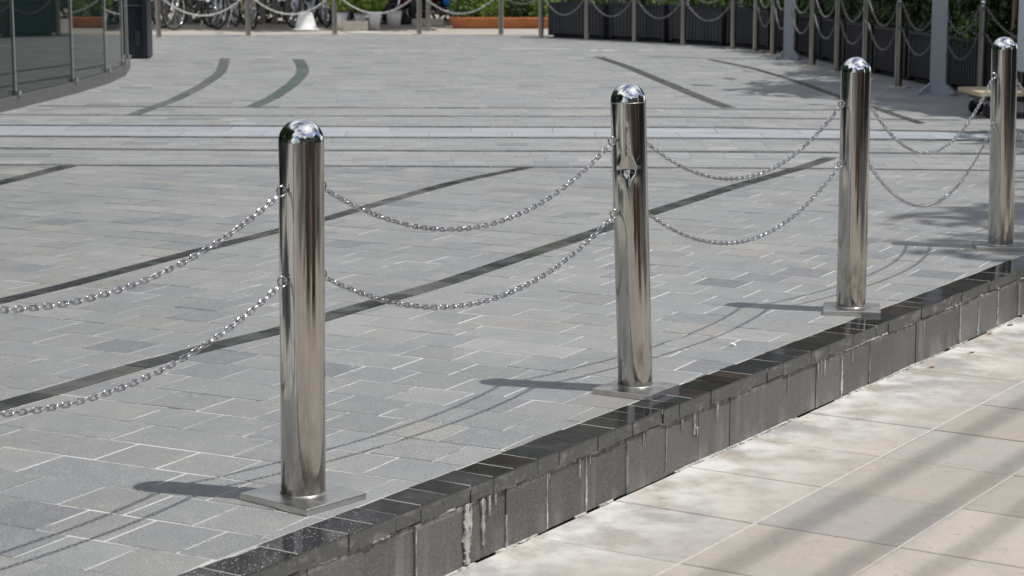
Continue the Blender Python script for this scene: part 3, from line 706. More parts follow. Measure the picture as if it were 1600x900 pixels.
HED = [leafcloud(2600, hedgefn(1.0, .4, .47, 1.15), .085, GR if i < 3 else LG, 20+i).mesh('foliage', M['leaf']) for i in range(4)]
HED_SHADED = leafcloud(3200, hedgefn(1.0, .4, .47, 1.15), .085, DG, 29).mesh('foliage', M['leaf'])  # darker leaf copy: shade over the right-hand hedges painted into the leaves
def stems(L_, n, z0, z1, seed):
    rd = random.Random(seed); b = MB()
    for _ in range(n):
        x, y = rd.uniform(-L_/2+.1, L_/2-.1), rd.uniform(-.12, .12); b.tube([(x, y, z0), (x+rd.gauss(0, .04), y+rd.gauss(0, .04), (z0+z1)/2), (x+rd.gauss(0, .1), y+rd.gauss(0, .08), z1)], [.012, .009, .004], 5)
    return b.mesh('stem', M['bark'], True)
STEM = [stems(1.0, 9, .43, 1.0, 5), stems(1.0, 8, .43, 1.0, 6)]
# charcoal planters following the chain row
PB = [(.47, 29.75), (1.70, 28.62), (2.40, 27.75), (2.98, 26.95), (3.28, 26.0), (3.44, 24.8), (3.56, 23.5), (3.68, 22.1), (3.86, 20.7), (4.02, 19.5), (4.26, 18.3), (4.5, 17.1), (4.75, 15.9)]
cum = [0]
for i in range(len(PB)-1): cum.append(cum[-1]+math.dist(PB[i], PB[i+1]))
def pat(s):
    for i in range(len(PB)-1):
        if s <= cum[i+1] or i == len(PB)-2:
            t = (s-cum[i])/(cum[i+1]-cum[i]); return Vector((PB[i][0]+(PB[i+1][0]-PB[i][0])*t, PB[i][1]+(PB[i+1][1]-PB[i][1])*t, 0))
pl0 = None; s = 0.0; idx = 0; PLH = .50
where = ['at the left end of the row, beside the terracotta planter', 'second from the left end of the row', 'third from the left end of the row', 'fourth from the left end, before the bend', 'at the bend of the row', 'just after the bend, left of the thinner grey column',
         'behind the thinner grey column', 'right of the thinner grey column', 'behind the post left of the third kerb bollard', 'behind the third kerb bollard top', 'left of the larger grey column', 'behind the larger grey column', 'behind the round-capped post', 'at the right end of the row']
while s < cum[-1]-.5 and idx < 14:
    ln = 1.06; a, c_ = pat(s+.02), pat(min(cum[-1], s+ln)); t = (c_-a).normalized(); n = Vector((-t.y, t.x, 0)); n = -n if n.x < 0 and False else n
    back = Vector((-t.y, t.x, 0)); back = back if back.dot(Vector((1, 1, 0))) > 0 else -back
    mid = (a+c_)/2+back*.30; rz = math.atan2(t.y, t.x)
    if pl0 is None:
        pl0 = empty('planter_box', mid, '', 'planter', 'charcoal planter boxes')
        MB().box((0, 0, PLH/2+.03), (1.0, .5, PLH-.06), 0, bev=.004).build('body', M['planter'], pl0)
        for sx in (-.49, .49): MB().box((sx, 0, PLH/2+.02), (.05, .53, PLH-.04), 0).build('corner_post', M['planterdark'], pl0)
        for sy in (-.256, .256): MB().box((0, sy, PLH-.012), (1.03, .03, .03), 0).build('rim', M['planterdark'], pl0)
        MB().box((0, 0, .02), (.92, .42, .05), 0).build('foot', M['dark'], pl0)  # near-black block fills the gap below the box, its shade painted in
        MB().box((0, 0, PLH-.03), (.92, .44, .012), 0).build('soil', M['soil'], pl0)
        rb = MB()
        for k in range(15): rb.box((-.45+k*.062, -.254, PLH/2+.02), (.022, .008, PLH-.09), 0)
        rb.build('front_ribs', M['planter'], pl0); root = pl0
    else: root = copy_tree(pl0)
    root.location = mid; root.rotation_euler = (0, 0, rz)
    root['label'] = 'charcoal planter box '+where[idx]
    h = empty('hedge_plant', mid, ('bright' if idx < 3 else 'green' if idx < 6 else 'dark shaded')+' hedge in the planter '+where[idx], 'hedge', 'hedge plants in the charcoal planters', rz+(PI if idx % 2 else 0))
    link('foliage', HED[3] if idx < 3 else HED[idx % 3] if idx < 5 else HED_SHADED, h); link('stem', STEM[idx % 2], h)
    s += ln+.07; idx += 1
# flowers and stakes near the round-capped post
fl = empty('flowering_plant', (4.22, 18.95, .5), 'white flowers spilling over the planter left of the round-capped post', 'flowers')
rd = random.Random(3); b = MB(); b2 = MB()
for _ in range(46):
    p = Vector((rd.gauss(-.03, .10), rd.gauss(-.05, .09), .13+rd.gauss(0, .055)))
    for k in range(5):
        a = k*2*PI/5; d = Vector((math.cos(a), math.sin(a), .4))*.016; e = Vector((-d.y, d.x, 0))*.5
        b.add([p, p+d*.6-e, p+d*1.2, p+d*.6+e], [(0, 1, 2, 3)])
b.build('blossom', M['petal'], fl)
leafcloud(260, lambda r: (r.gauss(0, .13), r.gauss(0, .1), .08+r.gauss(0, .07)), .07, GR, 4).build('foliage', M['leaf'], fl)
for x, y, r_, lb in ((4.36, 18.2, .026, 'thicker brown wooden stake behind the rightmost kerb bollard'), (4.62, 18.7, .019, 'thinner brown wooden stake at the right, beyond the thicker one')):
    o = MB().tube([(0, 0, 0), (.01, 0, 1.1), (0, .01, 2.3)], [r_, r_*.95, r_*.9], 10).build('wooden_stake', M['brownwood'], None, True); o.location = (x, y, 0); tag(o, lb, 'stake', 'brown wooden stakes')
# hand cart at the right edge
ct = empty('hand_cart', (4.25, 16.6, 0), 'low hand cart with pale wooden deck and dark castors at the right edge', 'cart', rz=D(4))
for k in range(5): MB().box((.1, -.24+k*.12, .195), (1.45, .112, .035), 0, bev=.003).build('plank', M['palewood'], ct)
MB().box((.1, 0, .155), (1.3, .5, .04), 0).build('frame', M['black'], ct)
for sx in (-.5, .7):
    for sy in (-.2, .2):
        w = MB().tube([(sx, sy-.018, .06), (sx, sy+.018, .06)], .06, 18).build('castor_wheel', M['rubber'], ct)
        MB().box((sx, sy, .115), (.05, .06, .05), 0).build('castor_fork', M['mullion'], ct)
cb = empty('cabinet', (4.62, 16.6, .2125), 'pale blue-grey cabinet on short legs standing on the wooden cart', 'cabinet', rz=D(4))
MB().box((0, 0, .80), (1.1, .45, 1.34), 0, bev=.01).build('body', M['cabinet'], cb)
MB().box((0, -.228, .80), (1.04, .012, 1.26), 0, bev=.003).build('door', M['cabinet'], cb)
for sx in (-.5, .5):
    for sy in (-.18, .18): MB().box((sx, sy, .065), (.04, .04, .13), 0).build('leg', M['black'], cb)
# ---------------------------------------------------------------- far side: bicycles, pots, scooters, terracotta planter, fence
def wheel(name, parent, c, R, ax=(0, 1, 0), tr=.018, spokes=18, rimm='chrome'):
    t = MB().torus(c, R-tr, tr, ax, 28, 8).build(name, M['rubber'], parent, True)
    MB().torus(c, R-tr*2.2, tr*.55, ax, 28, 6).build('rim', M[rimm], t, True)
    A = Vector(ax); u = Vector((0, 0, 1)); w = A.cross(u); C0 = Vector(c); b = MB()
    for k in range(spokes):
        a = 2*PI*k/spokes; b.tube([C0+A*.02*(-1)**k, C0+(u*math.cos(a)+w*math.sin(a))*(R-tr*2.2)], .0022, 4)
    b.build('spokes', M['chrome'], t)
    MB().tube([C0-A*.035, C0+A*.035], .02, 10).build('hub', M['chrome'], t, True); return t
def bicycle(loc, rz, paint, label, basket=True):        # front wheel at the origin, body along +x
    r = empty('bicycle', loc, label, 'bicycle', 'bicycles parked against the slat fence', rz)
    P_ = M[paint]; R = .32
    wheel('front_wheel', r, (0, 0, R), R); wheel('rear_wheel', r, (1.04, 0, R), R)
    hd0, hd1, bb, st = Vector((.17, 0, .74)), Vector((.13, 0, .60)), Vector((.60, 0, .29)), Vector((.75, 0, .76))
    b = MB(); b.tube([hd0+Vector((0, 0, .04)), hd1], .019, 10); b.tube([hd1, (.35, 0, .40), bb], .018, 10); b.tube([hd0, (.45, 0, .52), bb+Vector((.06, 0, .14))], .015, 8)
    b.tube([bb, st], .016, 8)
    for s_ in (-.05, .05): b.tube([bb, (1.04, s_, R)], .010, 6); b.tube([(.72, 0, .66), (1.04, s_, R)], .009, 6)
    b.build('frame', P_, r, True)
    b = MB()
    for s_ in (-.045, .045): b.tube([(.13, s_*.6, .61), (.07, s_, .48), (0, s_, R)], [.014, .012, .009], 8)
    b.tube([(.13, -.03, .61), (.13, .03, .61)], .014, 8); b.build('fork', P_ if paint != 'black' else M['chrome'], r, True)
    b = MB(); b.tube([hd0, (.19, 0, .93)], .012, 8); b.tube([(.42, -.27, 1.0), (.26, -.2, 1.0), (.19, 0, .94), (.26, .2, 1.0), (.42, .27, 1.0)], .011, 8); b.build('handlebar', M['chrome'], r, True)
    b = MB(); b.tube([st, (.78, 0, .86)], .012, 8); b.build('seat_post', M['chrome'], r, True)
    b = MB(); b.add([(.62, -.02, .90), (.62, .02, .90), (.76, .06, .91), (.92, .09, .92), (.92, -.09, .92), (.76, -.06, .91), (.64, 0, .86), (.9, .05, .86), (.9, -.05, .86)], [(0, 1, 2, 3, 4, 5)[::-1], (0, 1, 6), (1, 2, 3, 7, 6), (3, 4, 8, 7), (4, 5, 0, 6, 8), (6, 7, 8)]); b.build('saddle', M['black'], r)
    for cx in (0, 1.04):
        b = MB(); n = 14; vs = []; fs = []
        for k in range(n+1):
            a = D(10)+D(150)*k/n
            for s_, rr in ((-.028, R+.012), (0, R+.022), (.028, R+.012)): vs.append((cx+math.cos(a)*rr, s_, R+math.sin(a)*rr))
        for k in range(n):
            for j in range(2): fs.append((k*3+j, k*3+j+1, k*3+4+j, k*3+3+j))
        b.add(vs, fs); b.build('mudguard', P_, r, True)
    b = MB(); b.torus(bb, .085, .006, (0, 1, 0), 20, 5); b.tube([bb+Vector((0, -.05, 0)), bb+Vector((-.1, -.05, -.12))], .008, 6); b.tube([bb+Vector((0, .05, 0)), bb+Vector((.1, .05, .12))], .008, 6); b.build('crank', M['chrome'], r, True)
    for s_ in (-1, 1): MB().box(bb+Vector((s_*.1, s_*.09, s_*.12)), (.08, .07, .02), 0).build('pedal', M['black'], r)
    MB().tube([(.98, .06, .3), (.92, .16, .0)], .008, 6).build('kickstand', M['chrome'], r)
    if basket:
        bk = MB()
        for z, sx in ((.72, .11), (.80, .12), (.88, .13), (.96, .14)):
            bk.tube([(-.02-sx, -sx, z), (-.02+sx, -sx, z), (-.02+sx, sx, z), (-.02-sx, sx, z)], .004, 4, closed=True)
        for k in range(20):
            a = 2*PI*k/20; c_, s_ = math.cos(a), math.sin(a); m_ = max(abs(c_), abs(s_)); bk.tube([(-.02+c_/m_*.11, s_/m_*.11, .72), (-.02+c_/m_*.14, s_/m_*.14, .96)], .003, 4)
        bk.build('basket', M['mullion'], r)
for (x, y, rz, pt, lb, bk) in ((-5.95, 31.9, 62, 'black', 'black bicycle mostly hidden behind the navy pillar, leftmost of the row', True),
                               (-5.17, 32.05, 64, 'black', 'black bicycle beside the far post next to the navy pillar', True),
                               (-4.56, 32.45, 70, 'paleblue', 'pale blue bicycle between the first two far posts', False),
                               (-4.02, 32.45, 112, 'cream', 'cream bicycle just left of the second far post', False),
                               (-3.42, 32.9, 66, 'paleblue', 'pale bicycle right of the second far post, left of the upturned white tub', True),
                               (-2.93, 33.1, 108, 'cream', 'cream yellow bicycle between the upturned white tub and the white plant pots', False)):
    bicycle((x, y, 0), D(rz), pt, lb, bk)
# fence of spaced slats with dark hedge behind
fe = empty('slat_fence', (-4.6, 34.5, 0), 'weathered vertical slat fence behind the parked bicycles', 'fence')
x = -3.3
for k in range(26): MB().box((-2.9+k*.2, 0, .62), (.085, .022, 1.24+random.uniform(-.02, .02)), 0).build('slat', M['wood'], fe)
for z in (.25, 1.0): MB().box((-.4, .03, z), (5.1, .03, .07), 0).build('rail', M['wood'], fe)
def massfn(x0, x1, y0, y1, z0, z1):
    return lambda r: (r.uniform(x0, x1), y0+(y1-y0)*r.random()**2, r.uniform(z0, z1)+.12*math.sin(7*r.random()))
hb = leafcloud(15000, massfn(-9, -1.9, 35.0, 35.5, .02, 2.2), .13, DG, 77)
tag(hb.build('background_hedge', M['leaf']), kind='stuff')
hb = leafcloud(16000, massfn(-2.0, 7, 36.0, 36.9, .02, 2.4), .14, DG+GR[:1], 78)
tag(hb.build('background_shrubs', M['leaf']), kind='stuff')
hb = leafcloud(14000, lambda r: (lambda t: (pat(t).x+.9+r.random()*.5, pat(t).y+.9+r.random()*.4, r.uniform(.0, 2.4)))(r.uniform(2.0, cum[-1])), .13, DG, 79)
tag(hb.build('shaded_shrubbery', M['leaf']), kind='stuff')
# pots and tubs
def pot(x, y, r0, r1, h, label, plant=None, name='plant_pot', m='white', z=0):
    e = empty(name, (x, y, z), label, 'pot' if plant or name == 'plant_pot' else 'tub', 'white pots and tubs beside the bicycles')
    MB().lathe([(r0, 0), (r0*.5+r1*.5, h*.5), (r1, h*.9), (r1*.93, h*.9), (r0*.9, .02)], n=24).build('body', M[m], e, True)
    MB().torus((0, 0, h*.93), r1*1.02, h*.035, (0, 0, 1), 24, 8).build('rim', M[m], e, True)
    if plant:
        MB().lathe([(r1*.9, h*.82), (.001, h*.84)], n=16, cap=False).build('soil', M['soil'], e)
tub = empty('upturned_tub', (-3.16, 32.1, 0), 'white upturned tub on the ground between the bicycles', 'tub')
MB().lathe([(.19, 0), (.19, .025), (.168, .03), (.135, .16), (.105, .27), (.095, .28), (.001, .283)], n=28).build('body', M['white'], tub, True)
MB().torus((0, 0, .018), .195, .016, (0, 0, 1), 28, 8).build('rim', M['white'], tub, True)
pots = [(-2.64, 32.3, .07, .115, .28, 'white tapered plant pot immediately right of the far post'), (-2.38, 32.9, .06, .10, .24, 'white plant pot set back between two front pots'), (-2.12, 32.35, .07, .11, .29, 'white tapered plant pot beside the pale concrete trough')]
for p in pots: pot(*p, plant=True)
pot(-1.88, 33.4, .10, .12, .26, 'white bucket beside the dark red scooter wheel', None, 'bucket')
for i, (x, y, z, lb) in enumerate(((-2.64, 32.3, .25, 'bright green bushy plant in the white pot right of the far post'), (-2.38, 32.9, .22, 'bright green bushy plant in the set-back white pot'), (-2.12, 32.35, .26, 'bright green bushy plant in the white pot beside the trough'))):
    e = empty('potted_plant', (x, y, z), lb, 'plant', 'plants in the white pots')
    leafcloud(650, lambda r: (lambda v: (v.x, v.y, .2+v.z*.9))(Vector((r.gauss(0, 1), r.gauss(0, 1), r.gauss(0, 1))).normalized()*.2*r.random()**.4), .085, LG, 90+i).build('foliage', M['leaf'], e)
    MB().tube([(0, 0, -.03), (.01, 0, .08), (0, .01, .2)], [.012, .009, .005], 6).build('stem', M['bark'], e)
tr = empty('stone_trough', (-2.38, 31.9, 0), 'pale rough concrete trough in front of the white pots', 'trough')
b = MB(); b.box((0, -.1, .075), (.36, .03, .15)); b.box((0, .1, .075), (.36, .03, .15)); b.box((-.165, 0, .075), (.03, .17, .15)); b.box((.165, 0, .075), (.03, .17, .15)); b.box((0, 0, .02), (.3, .17, .04)); b.build('body', M['troughm'], tr)
MB().box((0, 0, .12), (.29, .16, .02)).build('soil', M['soil'], tr)
sh = MB(); rr = random.Random(8); ring = [(.3*math.cos(a)*rr.uniform(.8, 1.1), .22*math.sin(a)*rr.uniform(.8, 1.1)) for a in [2*PI*k/18 for k in range(18)]]
sh.prism(ring, 0, .01); o = sh.build('white_cloth', M['white']); o.location = (-2.22, 31.35, .0015); tag(o, 'crumpled white cloth lying flat on the ground before the trough', 'cloth')
cbk = MB().box((0, 0, .06), (.5, .2, .12), 0, bev=.01).build('concrete_block', M['troughm']); cbk.location = (-1.35, 33.6, 0); tag(cbk, 'pale concrete block behind the close-set far posts', 'block')
def scooter(loc, rz, paint, accent, label):             # front wheel at the origin, body along +x
    r = empty('motor_scooter', loc, label, 'scooter', 'motor scooters parked behind the far posts', rz); R = .215
    for nm, cx in (('front_wheel', 0), ('rear_wheel', 1.2)):
        t = MB().torus((cx, 0, R), R-.045, .045, (0, 1, 0), 28, 10).build(nm, M['rubber'], r, True)
        MB().torus((cx, 0, R), R-.085, .012, (0, 1, 0), 24, 6).build('rim', M['chrome'], t, True)
        b = MB()
        for k in range(5): a = 2*PI*k/5; b.tube([(cx, 0, R), (cx+math.cos(a)*(R-.085), 0, R+math.sin(a)*(R-.085))], .012, 6)
        b.tube([(cx, -.05, R), (cx, .05, R)], .03, 12); b.build('hub', M['chrome'], t, True)
    b = MB()
    for s_ in (-.075, .075): b.tube([(0, s_, R), (.14, s_, .62)], [.02, .022], 8)
    b.build('fork', M['chrome'], r, True)
    # front mudguard
    b = MB(); vs = []; fs = []; n = 12
    for k in range(n+1):
        a = D(20)+D(140)*k/n
        for s_, q in ((-.06, R-.01), (-.04, R+.03), (.04, R+.03), (.06, R-.01)): vs.append((math.cos(a)*q, s_, R+math.sin(a)*q))
    for k in range(n):
        for j in range(3): fs.append((k*4+j, k*4+j+1, k*4+5+j, k*4+4+j))
    b.add(vs, fs); b.build('mudguard', M[accent], r, True)
    def loft(name, secs, m):                           # secs: (x, z, half width, half height)
        b = MB(); n = 12; o = []
        for (x, z, w, h) in secs:
            for k in range(n):
                a = 2*PI*k/n; b.v.append((x, math.copysign(abs(math.cos(a))**.7, math.cos(a))*w, z+math.copysign(abs(math.sin(a))**.7, math.sin(a))*h))
        for i in range(len(secs)-1):
            for k in range(n): b.f.append((i*n+k, i*n+(k+1) % n, (i+1)*n+(k+1) % n, (i+1)*n+k))
        b.f.append(tuple(range(n))); b.f.append(tuple((len(secs)-1)*n+k for k in range(n))[::-1]); return b.build(name, m, r, True)
    loft('front_fairing', [(.06, .62, .06, .05), (.1, .60, .15, .16), (.16, .56, .19, .26), (.22, .52, .17, .24), (.26, .5, .1, .14)], M[accent])
    loft('headlamp_cowl', [(.08, .93, .05, .04), (.13, .93, .12, .08), (.22, .93, .12, .08), (.28, .92, .05, .03)], M[paint])
    loft('floorboard', [(.2, .34, .12, .06), (.4, .28, .15, .05), (.62, .28, .15, .06), (.75, .34, .12, .1)], M['black'])
    loft('rear_body', [(.62, .45, .09, .12), (.75, .52, .16, .18), (1.0, .58, .17, .16), (1.25, .64, .14, .12), (1.45, .7, .06, .05)], M[paint])
    loft('seat', [(.62, .74, .08, .03), (.72, .75, .13, .05), (1.0, .77, .14, .055), (1.3, .82, .12, .05), (1.4, .82, .06, .02)], M['black'])
    MB().box((.98, 0, .25), (.45, .16, .16), 0, bev=.03).build('engine', M['dullsteel'], r)
    MB().tube([(.8, -.13, .22), (1.1, -.14, .24), (1.4, -.14, .3)], [.025, .045, .05], 10).build('exhaust', M['chrome'], r, True)
    b = MB(); b.tube([(.16, 0, .7), (.2, 0, .98)], .025, 8); b.tube([(.27, -.34, 1.02), (.2, -.15, 1.0), (.2, .15, 1.0), (.27, .34, 1.02)], .014, 8); b.build('handlebar', M['black'], r, True)
    MB().lathe([(.07, 0), (.06, .02), (.001, .03)], n=16).build('headlamp', M['lamp'], r, True).matrix_local = Matrix.Translation((.08, 0, .93)) @ Matrix.Rotation(-PI/2, 4, 'Y')
    for s_ in (-.3, .3): MB().tube([(.24, s_*.8, 1.02), (.22, s_*1.05, 1.18)], .006, 6).build('mirror_stem', M['black'], r); MB().box((.21, s_*1.1, 1.21), (.02, .12, .07), 0, bev=.008).build('mirror', M['black'], r)
    return r
scooter((-1.92, 34.3, 0), D(20), 'red', 'red', 'dark red and black motor scooter behind the white bucket')
scooter((-1.75, 34.35, 0), D(150), 'black', 'black', 'black motor scooter with grey wheel hub beside the dark red scooter')
scooter((-.86, 34.2, 0), D(140), 'navy', 'blue', 'dark motor scooter with bright blue fairing left of the terracotta planter')
wl = empty('spare_wheel', (-.80, 33.75, 0), 'pale rimmed wheel leaning at the left end of the terracotta planter', 'wheel', rz=D(35))
t = MB().torus((0, 0, .2), .185, .018, (0, 1, 0), 28, 8).build('tyre', M['white'], wl, True)
b = MB(); b.tube([(0, -.03, .2), (0, .03, .2)], .035, 12)
for k in range(8): a = PI/4*k; b.tube([(0, 0, .2), (.17*math.cos(a), 0, .2+.17*math.sin(a))], .005, 5)
b.build('hub', M['chrome'], wl, True)
tp = empty('terracotta_planter', (-.12, 33.1, 0), 'long low terracotta planter filled with green shrubs', 'planter')
def rr_poly(L_, W_, r, n=6):
    o = []
    for cx, cy, a0 in ((L_/2-r, W_/2-r, 0), (-L_/2+r, W_/2-r, 90), (-L_/2+r, -W_/2+r, 180), (L_/2-r, -W_/2+r, 270)):
        for k in range(n+1): a = D(a0+90*k/n); o.append((cx+r*math.cos(a), cy+r*math.sin(a)))
    return o
def loftpoly(b, rings):
    n = len(rings[0][0]); o = len(b.v)
    for pl, z in rings: b.v += [(p[0], p[1], z) for p in pl]
    for i in range(len(rings)-1):
        for k in range(n): b.f.append((o+i*n+k, o+i*n+(k+1) % n, o+(i+1)*n+(k+1) % n, o+(i+1)*n+k))
b = MB(); loftpoly(b, [(rr_poly(1.62, .5, .2), 0), (rr_poly(1.70, .58, .22), .10), (rr_poly(1.74, .62, .24), .15), (rr_poly(1.74, .62, .24), .17), (rr_poly(1.66, .54, .2), .17), (rr_poly(1.64, .52, .2), .12)]); b.build('trough', M['terracotta'], tp, True)
b = MB(); b.prism(rr_poly(1.62, .5, .2), .1, .13); b.build('soil', M['soil'], tp)
for i, (x, rad, cl, lb) in enumerate(((-.62, .26, GR, 'loose green shrub at the left end of the terracotta planter'), (-.2, .30, LG, 'bright green shrub in the middle of the terracotta planter'), (.2, .27, DG, 'round clipped dark green shrub in the terracotta planter'), (.6, .28, LG, 'bright yellow-green shrub at the right end of the terracotta planter'))):
    e = empty('planter_shrub', (-.12+x, 33.1, .13), lb, 'shrub', 'shrubs in the terracotta planter')
    leafcloud(1500, lambda r: (lambda v: (v.x, v.y*.8, max(.0, .22+v.z)))(Vector((r.gauss(0, 1), r.gauss(0, 1), r.gauss(0, 1))).normalized()*rad*r.random()**.3), .06, cl, 40+i).build('foliage', M['leaf'], e)
    MB().tube([(0, 0, 0), (.01, 0, .15), (0, 0, .3)], [.015, .01, .005], 6).build('stem', M['bark'], e)
# ---------------------------------------------------------------- trees beyond the frame (shade, reflections)
def tree(x, y, h, cr, label, n=7000, seed=0, size=.22, clumps=26, flat=.7, cols=DG+GR[:2], trunk=.12, off=(0, 0)):
    rd = random.Random(seed); e = empty('shade_tree', (x, y, 0), label, 'tree')
    cz = h-cr*flat; cl = []
    for _ in range(clumps):
        v = Vector((rd.gauss(0, 1), rd.gauss(0, 1), rd.gauss(0, 1))).normalized()*rd.random()**.45; cl.append(Vector((v.x*cr+off[0], v.y*cr+off[1], cz+v.z*cr*flat)))
    MB().tube([(0, 0, -.2), (.05, .03, cz*.4), (.0, .1, cz*.75)], [trunk, trunk*.75, trunk*.6], 10).build('trunk', M['bark'], e, True)
    b = MB()
    for c in cl[::2]: b.tube([(0, .1, cz*.7), (c.x*.4, c.y*.4+.05, cz*.85), tuple(c)], [trunk*.35, trunk*.22, .015], 6)
    b.build('limbs', M['bark'], e, True)
    def f(r):
        c = r.choice(cl); v = Vector((r.gauss(0, 1), r.gauss(0, 1), r.gauss(0, .8)))*cr*.15; return c+v
    leafcloud(n, f, size, cols, seed+1, .8).build('crown', M['leaf'], e)
tree(6.9, 15.6, 5.6, 2.3, 'tree shading the right end of the charcoal planter row', seed=1, n=15000, size=.3)
tree(7.0, 18.9, 5.8, 2.4, 'tree behind the larger grey column', seed=2, n=15000, size=.3)
tree(6.9, 22.3, 5.6, 2.3, 'tree behind the thinner grey column', seed=3, n=15000, size=.3)
tree(6.6, 25.6, 5.2, 2.1, 'tree behind the bend of the planter row', seed=4, n=13000, size=.3)
tree(7.2, 9.4, 9.0, 2.0, 'tall sparse tree right of the kerb bollards', seed=5, n=1700, clumps=15, size=.26)
for i, x in enumerate((-11, -6.0, -.5, 5.5, 11.5)):
    tree(x, 42+(i % 2)*3, (9.5, 10.5, 9, 11, 10)[i], 3.8, ('tree far behind the glass building', 'tree behind the parked bicycles', 'tree behind the parked scooters', 'tree behind the first charcoal planters', 'tree at the far right behind the planters')[i], seed=10+i, n=6500, size=.5, clumps=40, trunk=.22)
tree(-4.4, 35.3, 6.4, 2.5, 'tree added for shade behind the slat fence, left one', seed=40, n=12000, size=.3, off=(.2, -1.4))  # unseen trees added, crowns set forward to shade the bicycles
tree(-1.5, 35.3, 6.2, 2.4, 'tree added for shade behind the slat fence, right one', seed=41, n=12000, size=.3, off=(.1, -1.3))
tree(-3.3, 4.5, 3.4, 1.5, 'shade tree added on the plaza left of the nearest bollard, outside the picture', seed=42, n=15000, size=.3)  # unseen plaza trees added to darken the ground mirrored in the bollards
tree(-4.1, 8.3, 4.2, 1.8, 'shade tree added on the plaza before the glass building, outside the picture', seed=43, n=12000, size=.3)
# litter: a curled paper scrap, dry leaves at the foot of the wall
ps = MB(); vs = []; fs = []
for i in range(13):
    a = i*.42; x_, y_, z_ = .0035*i-.02, .006*math.sin(a*1.7), .0025+.004*(1+math.sin(a*2.2)); vs += [(x_, y_, z_), (x_+.001, y_+.009, z_+.002), ]
fs = [(2*i, 2*i+2, 2*i+3, 2*i+1) for i in range(12)]
ps.add(vs, fs); o = ps.build('paper_scrap', M['white']); o.location = (.764, 7.11, 0); o.scale = (.7, .7, .7); o.rotation_euler = (0, 0, -1.0); tag(o, 'small curled white paper scrap on the paving between the dented and third bollards', 'litter')
for k in range(6):
    u_, n__ = 7.5+k*.33+random.uniform(-.1, .1), -2.90+abs(random.gauss(0, .05)); x_, y_ = wp(u_, n__); sz = random.uniform(.012, .026); b = MB()
    vs = [(-sz, 0, .003), (-sz*.3, sz*.45, .001), (sz*.5, sz*.35, .004), (sz, 0, .006), (sz*.5, -sz*.35, .003), (-sz*.3, -sz*.45, .001), (0, 0, -.000)]
    b.add([(a, c1, max(.0008, z_)) for a, c1, z_ in vs], [(i, (i+1) % 6, 6) for i in range(6)]); o = b.build('dry_leaf', M['dryleaf']); o.location = (x_, y_, ZL+.001); o.rotation_euler = (0, 0, random.uniform(0, 6)); tag(o, ('nearest', 'second nearest', 'third nearest', 'fourth nearest', 'second farthest', 'farthest')[k]+' dry brown leaf at the foot of the kerb wall', 'leaf', 'dry leaves along the foot of the wall')
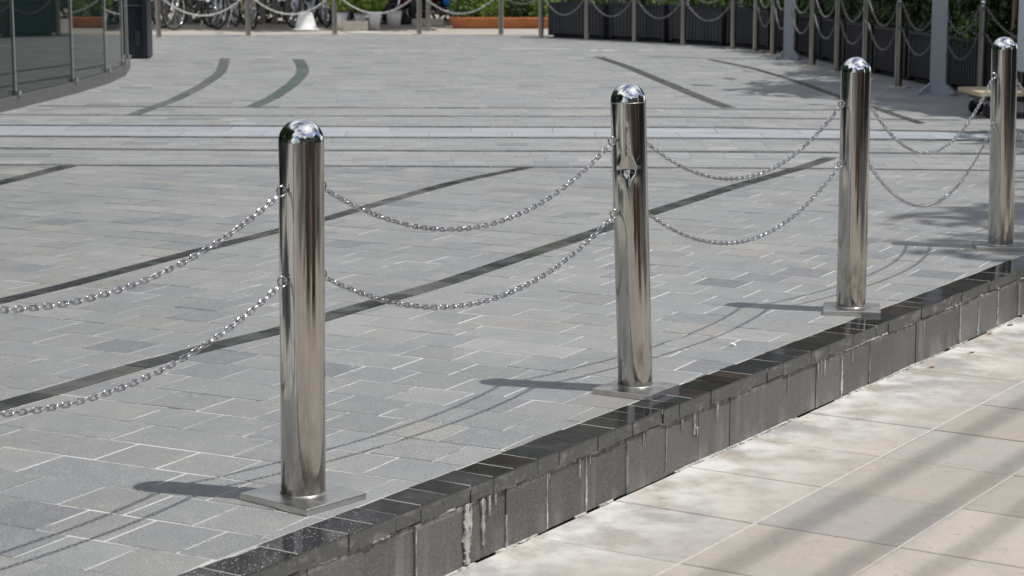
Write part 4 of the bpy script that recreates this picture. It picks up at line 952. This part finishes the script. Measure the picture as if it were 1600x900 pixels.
# overhead cables along the street: their soft shadows fall on the sidewalk
for k, (off, hz, rad) in enumerate(((1.91, 9.4, .019), (2.17, 9.4, .021), (2.02, 8.6, .015), (2.36, 8.6, .023))):
    a, c_ = wp(-20, off), wp(45, off); b = MB(); pts = [(a[0]+(c_[0]-a[0])*i/30, a[1]+(c_[1]-a[1])*i/30, hz+.25-.3*math.sin(PI*i/30)) for i in range(31)]
    b.tube(pts, rad, 8); tag(b.build('overhead_cable', M['cable'], None, True), ('first', 'second', 'third', 'fourth')[k]+' overhead cable strung above the street side of the kerb wall', 'cable', 'overhead street cables')
for k, (x, y, hh, c1, lb) in enumerate(((2.2, 1.5, .85, 'brownwood', 'brown timber planter box added behind the camera for the steel to mirror'), (3.4, 3.4, .8, 'brownwood', 'brown timber planter box added right of the view for the steel to mirror'), (1.15, .1, 1.25, 'cabinet', 'pale cabinet added behind the camera for the steel to mirror'))):  # unseen planters and cabinet added for the bollards to reflect
    e = empty('added_planter' if k < 2 else 'added_cabinet', (x, y, ZL), lb, 'planter' if k < 2 else 'cabinet', None, WA)
    if k < 2:
        for z in range(5): MB().box((0, 0, .05+(hh/5)*(z+.5)), (1.3, .55, hh/5-.008), 0, bev=.004).build('board', M[c1], e)
        MB().box((0, 0, hh+.0), (1.2, .46, .06), 0).build('soil', M['soil'], e)
        leafcloud(900, hedgefn(1.1, .4, hh, hh+.7), .1, GR, 60+k).build('foliage', M['leaf'], e)
    else:
        MB().box((0, 0, hh/2+.05), (.55, .4, hh), 0, bev=.01).build('housing', M[c1], e); MB().box((0, -.205, hh/2+.05), (.5, .012, hh-.1), 0, bev=.003).build('door', M[c1], e); MB().box((0, 0, .03), (.6, .44, .06), 0).build('base', M['troughm'], e)
for k, (x, y) in enumerate(((1.9, 2.9), (3.9, 5.6), (.2, -1.2))):  # unseen poles added for vertical streaks in the steel's reflections
    e = empty('added_pole', (x, y, ZL), ('dark sign pole added behind the camera for reflections', 'dark sign pole added right of the view for reflections', 'dark sign pole added nearest the road for reflections')[k], 'sign')
    MB().tube([(0, 0, 0), (0, 0, 2.6)], .035, 10).build('pole', M['black'], e, True); MB().box((0, -.04, 2.3), (.4, .01, .5), 0).build('sign_plate', M['navy'], e)
# buildings behind the camera across the road, only seen as reflections in the steel
def block(cx, cy, w, d, h, rz, label, m, fl, bays):
    e = empty('street_building', (cx, cy, ZL-.16), label, 'building', None, rz)
    MB().box((0, 0, h/2), (w, d, h), 0).build('wall', m, e)
    wb = MB(); fb = MB()
    for f in range(fl):
        for k in range(bays):
            x = -w/2+(k+.5)*w/bays; z = 1.5+f*3.3
            for sy in (-1, 1): wb.box((x, sy*(d/2+.01), z), (w/bays*.62, .05, 1.9 if f else 2.7), 0)
            fb.box((x+w/bays*.5, d/2+.1, h/2), (.35, .25, h), 0)
    wb.build('window', M['window'], e); fb.build('pilaster', M['facadedark'], e)
c_ = wp(-6, 14); block(*c_, 26, 8, 6.6, WA, 'beige street building across the road with dark windows', M['facade'], 2, 9)
c_ = wp(22, 15); block(*c_, 26, 8, 8, WA, 'grey street building across the road at the right', M['facadedark'], 2, 8)
block(2, 66, 46, 10, 18, 0, 'grey office block beyond the far trees', M['facadedark'], 5, 14)
for i, (u_, n_) in enumerate(((-5, 2.6), (1.5, 5.5), (9, 3.2), (-1.5, 2.4))):
    x, y = wp(u_, n_); tree(x, y, 5.0, 1.6, ('street tree at the kerb behind the camera', 'street tree across the road', 'street tree farther along the road', 'second street tree at the kerb behind the camera')[i], seed=30+i, n=3000, clumps=20, size=.3, trunk=.16)
for o in bpy.data.objects:
    if 'label' in o and o['label'] == '': o['label'] = 'object'
